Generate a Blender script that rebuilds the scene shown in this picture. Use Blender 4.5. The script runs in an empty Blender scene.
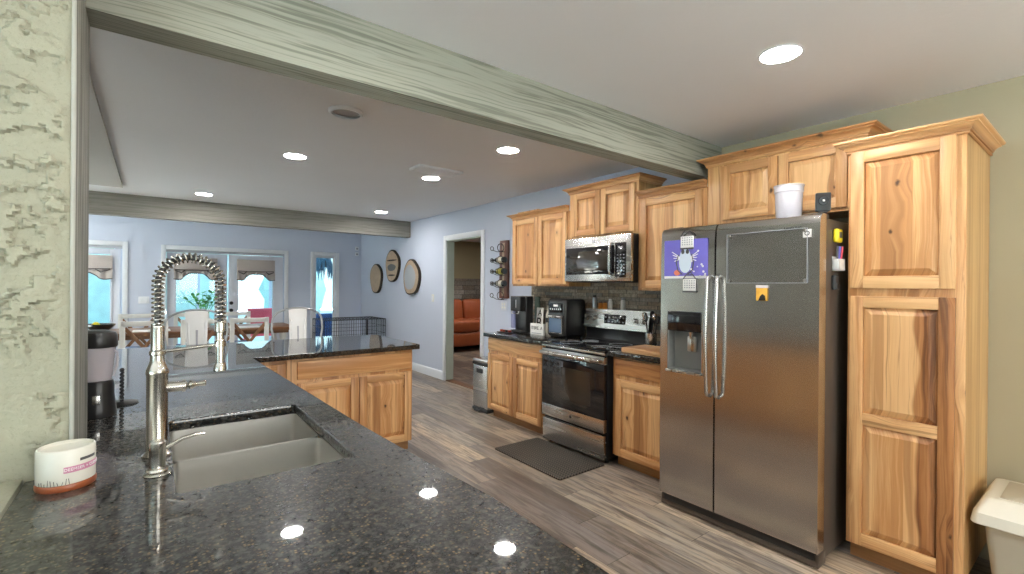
import bpy, bmesh, math, random
from mathutils import Vector, Matrix, Euler

# ---------------------------------------------------------------- camera, world, exposure, large lights
SC = bpy.context.scene
COL = SC.collection
SC.view_settings.view_transform = 'Standard'
SC.view_settings.look = 'None'
SC.view_settings.exposure = 0.42
SC.view_settings.gamma = 1.0
SC.view_settings.use_curve_mapping = False
SC.cycles.use_denoising = True
SC.cycles.denoising_prefilter = 'NONE'
SC.cycles.max_bounces = 10
SC.cycles.diffuse_bounces = 5
SC.cycles.glossy_bounces = 5
SC.cycles.transparent_max_bounces = 12
SC.cycles.sample_clamp_indirect = 6.0
SC.cycles.caustics_reflective = False
SC.cycles.caustics_refractive = False

cam_data = bpy.data.cameras.new('camera')
cam_data.sensor_width = 36.0
cam_data.lens = 36.0 * 469.74 / 1024.0
cam_data.clip_start = 0.02
cam = bpy.data.objects.new('camera', cam_data)
COL.objects.link(cam)
_yaw, _pit, _rol = math.radians(37.467), math.radians(-0.074), math.radians(0.467)
_F = Vector((math.sin(_yaw) * math.cos(_pit), math.cos(_yaw) * math.cos(_pit), math.sin(_pit)))
_R0 = Vector((math.cos(_yaw), -math.sin(_yaw), 0)); _U0 = _R0.cross(_F)
_R = _R0 * math.cos(_rol) + _U0 * math.sin(_rol); _U = -_R0 * math.sin(_rol) + _U0 * math.cos(_rol)
_m = Matrix((( _R.x, _U.x, -_F.x, 0), (_R.y, _U.y, -_F.y, 0), (_R.z, _U.z, -_F.z, 1.42), (0, 0, 0, 1)))
cam.matrix_world = _m
SC.camera = cam

SKY_STRENGTH = 1.7
world = bpy.data.worlds.new('daylight_sky'); SC.world = world
world.use_nodes = True
_nt = world.node_tree; _nt.nodes.clear()
_o = _nt.nodes.new('ShaderNodeOutputWorld'); _b = _nt.nodes.new('ShaderNodeBackground')
_tc = _nt.nodes.new('ShaderNodeTexCoord'); _sp = _nt.nodes.new('ShaderNodeSeparateXYZ')
_rp = _nt.nodes.new('ShaderNodeValToRGB')
_rp.color_ramp.elements[0].position = 0.0; _rp.color_ramp.elements[0].color = (0.66, 0.90, 0.97, 1)
_rp.color_ramp.elements[1].position = 0.6; _rp.color_ramp.elements[1].color = (0.45, 0.74, 1.0, 1)
_nt.links.new(_tc.outputs['Generated'], _sp.inputs[0]); _nt.links.new(_sp.outputs['Z'], _rp.inputs[0])
_nt.links.new(_rp.outputs[0], _b.inputs['Color']); _nt.links.new(_b.outputs[0], _o.inputs['Surface'])
_b.inputs['Strength'].default_value = SKY_STRENGTH

CAN_POWER = 190.0        # emission of the recessed ceiling lamps
FILL_POWER = 30.0     # area lamps added as fill behind the camera

def area_light(name, loc, rot, sx, sy, power, color, portal=False):
    l = bpy.data.lights.new(name, 'AREA'); l.shape = 'RECTANGLE'; l.size = sx; l.size_y = sy
    l.energy = power; l.color = color
    if portal: l.cycles.is_portal = True
    o = bpy.data.objects.new(name, l); COL.objects.link(o); o.location = loc; o.rotation_euler = rot
    return o
# added fill lamps at the made-up near windows (behind the camera), facing +Y
for _x in (0.9, 2.4):
    area_light('window_daylight', (_x, -2.93, 1.5), (math.radians(90), 0, math.radians(0)), 1.1, 1.3, FILL_POWER, (1.0, 0.96, 0.90))
# sun added through the made-up left windows; its floor bounce fills the ceiling
SUN_POWER = 1450.0
_s = bpy.data.lights.new('sun', 'SUN'); _s.energy = SUN_POWER; _s.angle = math.radians(1.5); _s.color = (0.80, 0.90, 1.0)
_so = bpy.data.objects.new('sun', _s); COL.objects.link(_so); _so.location = (-8, 2, 8)
_so.rotation_euler = Vector((0.70, -0.05, -0.74)).to_track_quat('-Z', 'Y').to_euler()
# portals that guide the sky light through the far glazing
for _x, _w, _z in ((-.915, .77, 1.08), (.605, .56, 1.07), (1.53, .565, 1.07), (2.765, .33, 1.13)):
    area_light('glazing_portal', (_x, 9.97, _z), (math.radians(-90), 0, 0), _w, 1.6, 1.0, (1, 1, 1), portal=True)

# ---------------------------------------------------------------- node helpers
class NG:
    def __init__(s, name):
        s.mat = bpy.data.materials.new(name); s.mat.use_nodes = True
        s.nt = s.mat.node_tree; s.nt.nodes.clear()
        s.out = s.nt.nodes.new('ShaderNodeOutputMaterial')
    def n(s, t, **kw):
        x = s.nt.nodes.new(t)
        for k, v in kw.items(): setattr(x, k, v)
        return x
    def l(s, a, b): s.nt.links.new(a, b)
    def put(s, sock, v):
        if isinstance(v, bpy.types.NodeSocket): s.l(v, sock)
        else: sock.default_value = v
    def m(s, op, a, b=0.0, c=None):
        x = s.n('ShaderNodeMath', operation=op)
        s.put(x.inputs[0], a); s.put(x.inputs[1], b)
        if c is not None: s.put(x.inputs[2], c)
        return x.outputs[0]
    def xyz(s, x, y, z=0.0):
        c = s.n('ShaderNodeCombineXYZ')
        s.put(c.inputs[0], x); s.put(c.inputs[1], y); s.put(c.inputs[2], z)
        return c.outputs[0]
    def sep(s, v):
        c = s.n('ShaderNodeSeparateXYZ'); s.l(v, c.inputs[0]); return c.outputs
    def noise(s, vec, scale=5.0, detail=4.0, rough=0.5, dist=0.0):
        x = s.n('ShaderNodeTexNoise'); s.l(vec, x.inputs['Vector'])
        x.inputs['Scale'].default_value = scale; x.inputs['Detail'].default_value = detail
        x.inputs['Roughness'].default_value = rough; x.inputs['Distortion'].default_value = dist
        return x.outputs['Fac']
    def ramp(s, fac, stops):
        x = s.n('ShaderNodeValToRGB'); s.l(fac, x.inputs[0]); e = x.color_ramp.elements
        while len(e) < len(stops): e.new(0.5)
        for i, (p, c) in enumerate(stops):
            e[i].position = p; e[i].color = (c[0], c[1], c[2], 1) if not isinstance(c, (int, float)) else (c, c, c, 1)
        return x.outputs[0]
    def mix(s, fac, a, b, mode='MIX'):
        x = s.n('ShaderNodeMix', data_type='RGBA', blend_type=mode)
        s.put(x.inputs[0], fac)
        for i, v in ((6, a), (7, b)):
            if isinstance(v, tuple) and len(v) == 3: v = (*v, 1)
            s.put(x.inputs[i], v)
        return x.outputs[2]
    def bsdf(s, **kw):
        x = s.n('ShaderNodeBsdfPrincipled')
        for k, v in kw.items():
            k = k.replace('_', ' ')
            if isinstance(v, tuple) and len(v) == 3: v = (*v, 1)
            s.put(x.inputs[k], v)
        s.l(x.outputs[0], s.out.inputs[0])
        return x
    def bump(s, b, h, strength=0.3, dist=0.01):
        x = s.n('ShaderNodeBump'); x.inputs['Strength'].default_value = strength; x.inputs['Distance'].default_value = dist
        s.l(h, x.inputs['Height']); s.l(x.outputs[0], b.inputs['Normal'])

def lin(r, g, b):
    f = lambda v: (v / 255) / 12.92 if v / 255 <= 0.04045 else ((v / 255 + 0.055) / 1.055) ** 2.4
    return (f(r), f(g), f(b))

def plain(name, col, rough=0.5, metal=0.0, noise=0.04, nscale=30.0, bump=0.0, spec=0.5, emit=None, estr=0.0, coat=0.0, alpha=None):
    g = NG(name)
    tc = g.n('ShaderNodeTexCoord')
    f = g.noise(tc.outputs['Object'], nscale, 3)
    c = g.mix(f, tuple(max(0, v * (1 - noise)) for v in col), tuple(min(1, v * (1 + noise)) for v in col))
    b = g.bsdf(Base_Color=c, Roughness=rough, Metallic=metal, Specular_IOR_Level=spec, Coat_Weight=coat)
    if emit: b.inputs['Emission Color'].default_value = (*emit, 1); b.inputs['Emission Strength'].default_value = estr
    if bump: g.bump(b, f, bump, 0.004)
    return g.mat

def wood(name, horizontal=False, light=(0.73, 0.45, 0.215), mid=(0.52, 0.255, 0.098), dark=(0.17, 0.060, 0.020), knots=True, rough=0.40, hearty=0.75, heart_from=None):
    g = NG(name)
    tc = g.n('ShaderNodeTexCoord'); oi = g.n('ShaderNodeObjectInfo')
    x, y, z = g.sep(tc.outputs['Object']); x0 = x
    r = oi.outputs['Random']
    xy = g.m('ADD', x, y)
    u, v = (z, x) if horizontal else (xy, z)
    u = g.m('ADD', u, g.m('MULTIPLY', r, 17.3)); v = g.m('ADD', v, g.m('MULTIPLY', r, 41.7))
    wob = g.noise(g.xyz(g.m('MULTIPLY', u, 3.0), g.m('MULTIPLY', v, 1.6)), 1.0, 3)
    u2 = g.m('ADD', u, g.m('MULTIPLY', wob, 0.07))
    board = g.m('FLOOR', g.m('MULTIPLY', u, 8.0))
    wn = g.n('ShaderNodeTexWhiteNoise', noise_dimensions='2D'); g.l(g.xyz(board, r), wn.inputs['Vector'])
    tone = wn.outputs['Value']
    # growth-ring pull of the knots bends the grain around them
    vo = g.n('ShaderNodeTexVoronoi', voronoi_dimensions='2D', feature='F1')
    g.l(g.xyz(u, g.m('MULTIPLY', v, 0.6)), vo.inputs['Vector']); vo.inputs['Scale'].default_value = 4.6
    pick = g.m('GREATER_THAN', g.sep(vo.outputs['Color'])[0], 0.55 if knots else 2.0)
    near = g.m('MULTIPLY', g.ramp(vo.outputs['Distance'], [(0.0, 1.0), (0.30, 0.0)]), pick)
    u2 = g.m('ADD', u2, g.m('MULTIPLY', near, 0.035))
    fine = g.noise(g.xyz(g.m('MULTIPLY', u2, 130.0), g.m('MULTIPLY', v, 3.0)), 1.0, 5, 0.6)
    band = g.noise(g.xyz(g.m('MULTIPLY', u2, 24.0), g.m('MULTIPLY', v, 0.8), tone), 1.0, 4, 0.55, 0.5)
    heart = g.noise(g.xyz(g.m('MULTIPLY', u2, 6.0), g.m('MULTIPLY', v, 0.45), g.m('MULTIPLY', tone, 5.0)), 1.0, 2, 0.5, 0.8)
    f = g.m('ADD', g.m('MULTIPLY', fine, 0.30), g.m('MULTIPLY', band, 0.55))
    f = g.m('ADD', f, g.m('MULTIPLY', tone, 0.22))
    c = g.ramp(f, [(0.40, light), (0.52, tuple(a * .62 + b * .38 for a, b in zip(light, mid))), (0.62, mid), (0.72, tuple(a * .8 + b * .2 for a, b in zip(mid, dark)))])
    hf = g.ramp(heart, [(0.55, 0.0), (0.60, 1.0)])
    hw = g.ramp(band, [(0.35, tuple(m * 0.80 for m in mid)), (0.62, tuple(0.45 * m + 0.55 * d for m, d in zip(mid, dark)))])
    c = g.mix(g.m('MULTIPLY', hf, hearty), c, hw)
    if heart_from is not None:
        wv = g.noise(g.xyz(0.0, g.m('MULTIPLY', z, 2.6), 2.0), 1.0, 1)
        hx = g.m('ADD', x0, g.m('MULTIPLY', g.m('SUBTRACT', wv, 0.5), 0.10))
        hb = g.ramp(g.m('ADD', g.m('MULTIPLY', band, 0.7), g.m('MULTIPLY', fine, 0.3)), [(0.38, (0.40, 0.175, 0.060)), (0.50, (0.27, 0.10, 0.032)), (0.60, (0.10, 0.032, 0.010))])
        mr = g.n('ShaderNodeMapRange'); g.l(hx, mr.inputs[0]); mr.inputs[1].default_value = heart_from - .006; mr.inputs[2].default_value = heart_from + .006
        c = g.mix(g.m('MULTIPLY', mr.outputs[0], 0.9), c, hb)
    st = g.noise(g.xyz(g.m('MULTIPLY', u2, 38.0), g.m('MULTIPLY', v, 0.7), 3.3), 1.0, 2, 0.5, 0.3)
    sf = g.ramp(st, [(0.63, 0.0), (0.68, 1.0)])
    c = g.mix(g.m('MULTIPLY', sf, 0.6 * hearty), c, dark)
    gl = g.m('ABSOLUTE', g.m('SINE', g.m('ADD', g.m('MULTIPLY', u2, 95.0), g.m('MULTIPLY', band, 9.0))))
    gm = g.noise(g.xyz(g.m('MULTIPLY', u, 7.0), g.m('MULTIPLY', v, 1.2), 7.7), 1.0, 2)
    lf = g.m('MULTIPLY', g.ramp(gl, [(0.0, 1.0), (0.22, 0.0)]), g.ramp(gm, [(0.42, 0.0), (0.58, 1.0)]))
    c = g.mix(g.m('MULTIPLY', lf, 0.6), c, tuple(0.5 * m + 0.5 * dd for m, dd in zip(mid, dark)))
    if knots:
        kn = g.noise(g.xyz(u, v), 60.0, 2)
        sz = g.m('MULTIPLY', g.sep(vo.outputs['Color'])[1], 0.03)
        d = g.m('ADD', g.m('ADD', vo.outputs['Distance'], sz), g.m('MULTIPLY', g.m('SUBTRACT', kn, 0.5), 0.05))
        kf = g.m('MULTIPLY', g.ramp(d, [(0.030, 1.0), (0.065, 0.0)]), pick)
        halo = g.m('MULTIPLY', g.ramp(d, [(0.05, 1.0), (0.18, 0.0)]), pick)
        c = g.mix(g.m('MULTIPLY', halo, 0.5), c, tuple(0.6 * m + 0.4 * dd for m, dd in zip(mid, dark)))
        c = g.mix(g.m('MULTIPLY', kf, 0.92), c, (0.045, 0.018, 0.008))
    b = g.bsdf(Base_Color=c, Roughness=rough, Specular_IOR_Level=0.4)
    g.bump(b, fine, 0.08, 0.002)
    return g.mat

def steel(name, col=(0.52, 0.51, 0.49), rough=0.26, axis=2, aniso=0.0):
    g = NG(name)
    tc = g.n('ShaderNodeTexCoord'); p = list(g.sep(tc.outputs['Object']))
    sc = [14.0, 14.0, 14.0]; sc[axis] = 0.6
    f = g.noise(g.xyz(*[g.m('MULTIPLY', p[i], sc[i]) for i in range(3)]), 1.0, 2)
    c = g.mix(f, tuple(v * 0.97 for v in col), tuple(min(1, v * 1.03) for v in col))
    g.bsdf(Base_Color=c, Metallic=1.0, Roughness=g.m('ADD', g.m('MULTIPLY', f, 0.06), rough - 0.03))
    return g.mat

def granite(name):
    g = NG(name)
    tc = g.n('ShaderNodeTexCoord'); co = tc.outputs['Object']
    v1 = g.n('ShaderNodeTexVoronoi', feature='F1'); g.l(co, v1.inputs['Vector']); v1.inputs['Scale'].default_value = 150.0
    pick = g.sep(v1.outputs['Color'])
    n1 = g.noise(co, 60.0, 4, 0.6); n2 = g.noise(co, 22.0, 3, 0.6)
    c = g.ramp(n1, [(0.38, (0.002, 0.0025, 0.003)), (0.50, (0.009, 0.0095, 0.010)), (0.62, (0.042, 0.042, 0.038))])
    gold = g.m('MULTIPLY', g.m('GREATER_THAN', pick[0], 0.72), g.ramp(v1.outputs['Distance'], [(0.20, 1.0), (0.60, 0.0)]))
    c = g.mix(g.m('MULTIPLY', gold, g.ramp(n2, [(0.35, 0.0), (0.60, 0.75)])), c, (0.20, 0.135, 0.065))
    grey = g.m('MULTIPLY', g.m('GREATER_THAN', pick[1], 0.80), g.ramp(v1.outputs['Distance'], [(0.20, 1.0), (0.60, 0.0)]))
    c = g.mix(g.m('MULTIPLY', grey, 0.45), c, (0.075, 0.08, 0.075))
    b = g.bsdf(Base_Color=c, Roughness=0.34, Specular_IOR_Level=0.08, Coat_Weight=1.0, Coat_Roughness=0.025)
    return g.mat

def floor_mat(name):
    g = NG(name)
    tc = g.n('ShaderNodeTexCoord'); x, y, z = g.sep(tc.outputs['Object'])
    W, L = 0.185, 1.22
    xr = g.m('DIVIDE', x, W); row = g.m('FLOOR', xr)
    w1 = g.n('ShaderNodeTexWhiteNoise', noise_dimensions='1D'); g.l(row, w1.inputs['W'])
    yr = g.m('ADD', g.m('DIVIDE', y, L), w1.outputs['Value']); colm = g.m('FLOOR', yr)
    w2 = g.n('ShaderNodeTexWhiteNoise', noise_dimensions='2D'); g.l(g.xyz(row, colm), w2.inputs['Vector'])
    t = w2.outputs['Value']
    base = g.ramp(t, [(0.0, (0.115, 0.085, 0.068)), (0.16, (0.38, 0.31, 0.235)), (0.34, (0.15, 0.122, 0.104)), (0.48, (0.68, 0.53, 0.375)), (0.64, (0.19, 0.155, 0.132)), (0.80, (0.56, 0.42, 0.28)), (1.0, (0.26, 0.225, 0.20))])
    off = g.m('MULTIPLY', t, 31.0)
    gr = g.noise(g.xyz(g.m('MULTIPLY', x, 30.0), g.m('MULTIPLY', y, 2.0), off), 1.0, 6, 0.68, 0.6)
    gr2 = g.noise(g.xyz(g.m('MULTIPLY', x, 11.0), g.m('MULTIPLY', y, 1.3), off), 1.0, 4, 0.6, 1.0)
    c = g.mix(g.ramp(gr, [(0.38, 0.72), (0.54, 0.0)]), base, (0.07, 0.055, 0.047))
    c = g.mix(g.ramp(gr2, [(0.46, 0.0), (0.68, 0.42)]), c, (0.27, 0.255, 0.25))
    gr3 = g.noise(g.xyz(g.m('MULTIPLY', x, 21.0), g.m('MULTIPLY', y, 2.4), g.m('ADD', off, 9.0)), 1.0, 4, 0.6, 0.6)
    c = g.mix(g.ramp(gr3, [(0.36, 0.7), (0.50, 0.0)]), c, (0.085, 0.068, 0.058))
    fx = g.m('FRACT', xr); fy = g.m('FRACT', yr)
    gap = g.m('MAXIMUM', g.m('LESS_THAN', fx, 0.014), g.m('LESS_THAN', fy, 0.003))
    c = g.mix(g.m('MULTIPLY', gap, 0.7), c, (0.03, 0.025, 0.02))
    b = g.bsdf(Base_Color=c, Roughness=g.m('ADD', g.m('MULTIPLY', gr, 0.2), 0.27), Specular_IOR_Level=0.45)
    g.bump(b, g.m('SUBTRACT', gr, gap), 0.12, 0.002)
    return g.mat

def stucco_mat(name):
    g = NG(name)
    tc = g.n('ShaderNodeTexCoord'); co = tc.outputs['Object']
    bsm = g.noise(co, 120.0, 5, 0.68); ms = g.noise(co, 6.0, 4, 0.6)
    c = g.mix(ms, (0.275, 0.275, 0.21), (0.375, 0.365, 0.28))
    c = g.mix(g.m('MULTIPLY', g.ramp(bsm, [(0.30, 1.0), (0.44, 0.0)]), 0.35), c, (0.16, 0.15, 0.11))
    b = g.bsdf(Base_Color=c, Roughness=0.75, Specular_IOR_Level=0.25)
    g.bump(b, bsm, 0.6, 0.004)
    return g.mat

def paint(name, col, bump=0.15, scale=60.0, rough=0.7):
    g = NG(name)
    tc = g.n('ShaderNodeTexCoord'); co = tc.outputs['Object']
    f = g.noise(co, scale, 4, 0.6); big = g.noise(co, 1.3, 2)
    c = g.mix(big, tuple(v * 0.97 for v in col), tuple(min(1, v * 1.03) for v in col))
    b = g.bsdf(Base_Color=c, Roughness=rough, Specular_IOR_Level=0.25)
    g.bump(b, f, bump, 0.003)
    return g.mat

def beam_mat(name, ca, cb, cc, scale_u=18.0, along='x', contrast=0.5):
    g = NG(name)
    tc = g.n('ShaderNodeTexCoord'); x, y, z = g.sep(tc.outputs['Object'])
    if along == 'x': l, t = x, g.m('ADD', z, y)
    else: l, t = z, g.m('ADD', x, y)
    w = g.noise(g.xyz(g.m('MULTIPLY', l, 1.5), g.m('MULTIPLY', t, 5.0)), 1.0, 2)
    t2 = g.m('ADD', t, g.m('MULTIPLY', w, 0.05))
    f = g.noise(g.xyz(g.m('MULTIPLY', l, 1.4), g.m('MULTIPLY', t2, scale_u * 4)), 1.0, 5, 0.6, 0.6)
    big = g.noise(g.xyz(g.m('MULTIPLY', l, 0.6), g.m('MULTIPLY', t, 6.0)), 1.0, 2)
    c = g.ramp(f, [(0.40, cb), (0.52, ca)])
    c = g.mix(g.m('MULTIPLY', big, contrast), c, cc)
    b = g.bsdf(Base_Color=c, Roughness=0.7, Specular_IOR_Level=0.25)
    g.bump(b, f, 0.35, 0.004)
    return g.mat

def thin_glass(name, tint=(1, 1, 1), refl=0.5, rough=0.0):
    g = NG(name)
    tr = g.n('ShaderNodeBsdfTransparent'); tr.inputs[0].default_value = (*tint, 1)
    gl = g.n('ShaderNodeBsdfGlossy'); gl.inputs['Roughness'].default_value = rough
    fr = g.n('ShaderNodeFresnel'); fr.inputs[0].default_value = 1.45
    mx = g.n('ShaderNodeMixShader')
    g.l(g.m('MULTIPLY', fr.outputs[0], refl), mx.inputs[0]); g.l(tr.outputs[0], mx.inputs[1]); g.l(gl.outputs[0], mx.inputs[2])
    g.l(mx.outputs[0], g.out.inputs[0])
    return g.mat

def frosted(name, col, t=0.5, rough=0.4):
    g = NG(name)
    tr = g.n('ShaderNodeBsdfTransparent'); tr.inputs[0].default_value = (*col, 1)
    pb = g.n('ShaderNodeBsdfPrincipled'); pb.inputs['Base Color'].default_value = (*col, 1); pb.inputs['Roughness'].default_value = rough
    mx = g.n('ShaderNodeMixShader'); mx.inputs[0].default_value = 1 - t
    g.l(tr.outputs[0], mx.inputs[1]); g.l(pb.outputs[0], mx.inputs[2]); g.l(mx.outputs[0], g.out.inputs[0])
    return g.mat

def backsplash_mat(name, ca, cb, cc, cd, w=0.16, h=0.045, mortar=(0.03, 0.03, 0.028)):
    g = NG(name)
    tc = g.n('ShaderNodeTexCoord'); x, y, z = g.sep(tc.outputs['Object'])
    hh = g.m('ADD', x, y)
    row = g.m('FLOOR', g.m('DIVIDE', z, h))
    w1 = g.n('ShaderNodeTexWhiteNoise', noise_dimensions='1D'); g.l(row, w1.inputs['W'])
    xr = g.m('ADD', g.m('DIVIDE', hh, w), g.m('MULTIPLY', w1.outputs['Value'], 7.0))
    w2 = g.n('ShaderNodeTexWhiteNoise', noise_dimensions='2D'); g.l(g.xyz(row, g.m('FLOOR', xr)), w2.inputs['Vector'])
    t = w2.outputs['Value']
    c = g.ramp(t, [(0.0, ca), (0.35, cb), (0.65, cc), (1.0, cd)])
    nz = g.noise(tc.outputs['Object'], 35.0, 5, 0.65)
    c = g.mix(g.ramp(nz, [(0.35, 0.6), (0.65, 0.0)]), c, tuple(v * 0.35 for v in ca))
    gap = g.m('MAXIMUM', g.m('LESS_THAN', g.m('FRACT', g.m('DIVIDE', z, h)), 0.06), g.m('LESS_THAN', g.m('FRACT', xr), 0.025))
    c = g.mix(gap, c, mortar)
    b = g.bsdf(Base_Color=c, Roughness=0.6)
    g.bump(b, g.m('SUBTRACT', g.m('ADD', g.m('MULTIPLY', t, 0.8), nz), g.m('MULTIPLY', gap, 2.0)), 0.5, 0.006)
    return g.mat

# ---------------------------------------------------------------- materials
M = {}
M['wood'] = wood('hickory_upright_grain')
M['woodh'] = wood('hickory_level_grain', horizontal=True)
M['panel'] = wood('hickory_panel_grain', light=(0.77, 0.48, 0.23))
M['heart'] = wood('hickory_part_heartwood', heart_from=.285)
M['hearth'] = wood('hickory_level_heartwood', horizontal=True, light=(0.56, 0.27, 0.10), mid=(0.32, 0.12, 0.040), dark=(0.12, 0.04, 0.014))
M['veneer'] = wood('hickory_side_veneer', light=(0.62, 0.40, 0.175), mid=(0.45, 0.25, 0.095), knots=False, hearty=0.25)
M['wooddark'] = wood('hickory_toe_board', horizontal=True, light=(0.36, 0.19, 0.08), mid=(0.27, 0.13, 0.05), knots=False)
M['woodin'] = plain('cabinet_inside_board', (0.30, 0.19, 0.10), 0.6)
M['boardwood'] = wood('maple_cutting_board', horizontal=True, light=(0.70, 0.45, 0.24), mid=(0.56, 0.32, 0.15), knots=False)
M['brownwood'] = wood('brown_table_wood', horizontal=True, light=(0.26, 0.12, 0.055), mid=(0.17, 0.075, 0.03), knots=False)
M['crossbrown'] = wood('brown_cross_wood', light=(0.30, 0.15, 0.07), mid=(0.19, 0.085, 0.035), knots=False)
M['rackwood'] = wood('reddish_live_edge_wood', light=(0.16, 0.055, 0.035), mid=(0.085, 0.028, 0.018), dark=(0.03, 0.01, 0.008), knots=False)
M['slice'] = plain('pale_wood_slice', (0.40, 0.29, 0.20), 0.7, noise=0.25, nscale=14)
M['bark'] = plain('dark_bark', (0.030, 0.022, 0.016), 0.9, noise=0.4, bump=0.8)
M['steel'] = steel('brushed_steel', (0.60, 0.59, 0.57), 0.27, axis=0)
M['fridge'] = steel('dark_brushed_steel', (0.58, 0.57, 0.555), 0.20, axis=0, aniso=0.0)
M['sinksteel'] = plain('sink_steel', (0.74, 0.73, 0.70), 0.30, metal=1.0, noise=0.02, nscale=90)
M['divider'] = plain('polished_sink_edge', (0.92, 0.91, 0.89), 0.16, metal=1.0, noise=0.01)  # lighter than the bowl steel: the edge highlight is put into the colour
M['nickel'] = steel('brushed_nickel', (0.56, 0.53, 0.48), 0.20, axis=2)
M['handle'] = steel('handle_steel', (0.54, 0.525, 0.50), 0.27, axis=2)
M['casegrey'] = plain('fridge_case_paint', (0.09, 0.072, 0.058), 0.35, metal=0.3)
M['dispgrey'] = plain('dispenser_grey', (0.20, 0.205, 0.20), 0.35)
M['black'] = plain('black_plastic', (0.012, 0.012, 0.013), 0.28)
M['blackmat'] = plain('black_rubber', (0.018, 0.018, 0.019), 0.6)
M['blackglass'] = plain('black_glass', (0.008, 0.008, 0.010), 0.05, spec=0.7)
M['ovenwin'] = plain('oven_window_glass', (0.035, 0.028, 0.022), 0.07, spec=0.7)
M['wire'] = plain('black_wire', (0.02, 0.02, 0.022), 0.45, metal=0.3)
M['granite'] = granite('speckled_black_granite')
M['floor'] = floor_mat('weathered_vinyl_plank')
M['stucco'] = stucco_mat('knockdown_stucco')
M['ceil'] = paint('ceiling_paint', (0.80, 0.81, 0.84), 0.5, 34.0)
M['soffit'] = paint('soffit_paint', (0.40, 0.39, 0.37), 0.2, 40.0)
M['blue'] = paint('blue_grey_wall_paint', (0.565, 0.61, 0.72))
M['olive'] = paint('olive_beige_wall_paint', (0.42, 0.38, 0.265))
M['greige'] = paint('room_wall_paint', (0.40, 0.40, 0.36))
M['den'] = paint('khaki_wall_paint', (0.30, 0.265, 0.165))
M['white'] = plain('white_trim_paint', (0.78, 0.80, 0.84), 0.4, noise=0.02)
M['jamb'] = plain('pale_green_jamb', (0.50, 0.56, 0.50), 0.5, noise=0.03)
M['doorwhite'] = plain('white_door_paint', (0.66, 0.69, 0.77), 0.4, noise=0.02)
M['beam'] = beam_mat('grey_green_beam', (0.34, 0.345, 0.285), (0.155, 0.16, 0.125), (0.25, 0.26, 0.225))
M['beamgrey'] = beam_mat('grey_wood_beam', (0.27, 0.265, 0.24), (0.18, 0.175, 0.15), (0.21, 0.20, 0.18), contrast=0.3)
M['weathered'] = beam_mat('weathered_post_board', (0.30, 0.30, 0.265), (0.06, 0.058, 0.05), (0.20, 0.195, 0.17), along='z', contrast=0.4)
M['splash'] = backsplash_mat('slate_ledger_tile', (0.15, 0.125, 0.10), (0.46, 0.34, 0.22), (0.24, 0.24, 0.22), (0.62, 0.51, 0.37), w=0.21, h=0.034)
M['denstone'] = backsplash_mat('fieldstone_wall', (0.12, 0.10, 0.08), (0.34, 0.31, 0.27), (0.20, 0.15, 0.11), (0.46, 0.43, 0.38), w=0.34, h=0.11)
M['leather'] = plain('orange_brown_leather', (0.40, 0.10, 0.035), 0.4, noise=0.12, nscale=8)
M['glass'] = thin_glass('window_glass', (0.93, 0.98, 0.98), 0.8)
M['clear'] = thin_glass('clear_sheet', (0.995, 0.995, 0.995), 0.18, 0.0)
M['jar'] = frosted('smoky_jar', (0.74, 0.70, 0.74), 0.45, 0.15)
M['tubmilk'] = frosted('milky_plastic', (0.84, 0.84, 0.88), 0.55, 0.35)
M['greenjar'] = frosted('green_glass_jar', (0.30, 0.40, 0.36), 0.4, 0.1)
M['tank'] = frosted('clear_water_tank', (0.55, 0.58, 0.85), 0.4, 0.1)
M['lamp'] = plain('lamp_lens', (1, 1, 1), 0.5, emit=(1.0, 0.965, 0.92), estr=CAN_POWER)
M['offwhite'] = plain('off_white_plastic', (0.78, 0.77, 0.70), 0.4, noise=0.03)
M['waxwhite'] = plain('milky_white_glass', (0.70, 0.68, 0.60), 0.25, noise=0.05)
M['amber'] = plain('amber_wax', (0.25, 0.065, 0.022), 0.3, noise=0.1)
M['pink'] = plain('mauve_label_band', (0.56, 0.23, 0.34), 0.5)
M['darkgrey'] = plain('dark_grey_print', (0.07, 0.07, 0.07), 0.5)
M['labelwhite'] = plain('white_paper_label', (0.85, 0.80, 0.82), 0.5)
M['beige'] = plain('beige_plastic', (0.70, 0.68, 0.585), 0.45, noise=0.03)
M['beigedark'] = plain('taupe_plastic', (0.50, 0.465, 0.37), 0.5, noise=0.03)
M['tolix'] = plain('white_painted_metal', (0.74, 0.74, 0.73), 0.35, noise=0.03)
M['stoolgrey'] = plain('galvanised_tube', (0.42, 0.43, 0.45), 0.35, metal=0.4)
M['slotgrey'] = plain('grey_press_groove', (0.33, 0.34, 0.37), 0.5)
M['chairwhite'] = plain('antique_white_chair_paint', (0.76, 0.76, 0.73), 0.5, noise=0.05)
M['seatblue'] = plain('blue_grey_seat_cloth', (0.16, 0.20, 0.30), 0.9, noise=0.25, nscale=18)
M['fabric'] = plain('taupe_valance_linen', (0.44, 0.39, 0.365), 0.9, noise=0.1, nscale=60)
M['braid'] = plain('dark_valance_trim', (0.06, 0.05, 0.05), 0.9)
M['spkgrey'] = plain('grey_speaker_mesh', (0.42, 0.42, 0.45), 0.7)
M['leaf'] = plain('leaf_green', (0.09, 0.36, 0.08), 0.5, noise=0.4)
M['pot'] = plain('white_pot_glaze', (0.75, 0.75, 0.74), 0.3)
M['purple'] = plain('purple_paper', (0.155, 0.135, 0.52), 0.7, noise=0.2, nscale=9)
M['paleblue'] = plain('pale_blue_paper', (0.62, 0.72, 0.82), 0.7)
M['coral'] = plain('coral_paper', (0.75, 0.22, 0.14), 0.7)
M['paper'] = plain('white_paper', (0.80, 0.80, 0.78), 0.7)
M['yellow'] = plain('yellow_plastic', (0.75, 0.60, 0.02), 0.4)
M['orange'] = plain('orange_photo_print', (0.80, 0.42, 0.06), 0.5, noise=0.3, nscale=40)
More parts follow.
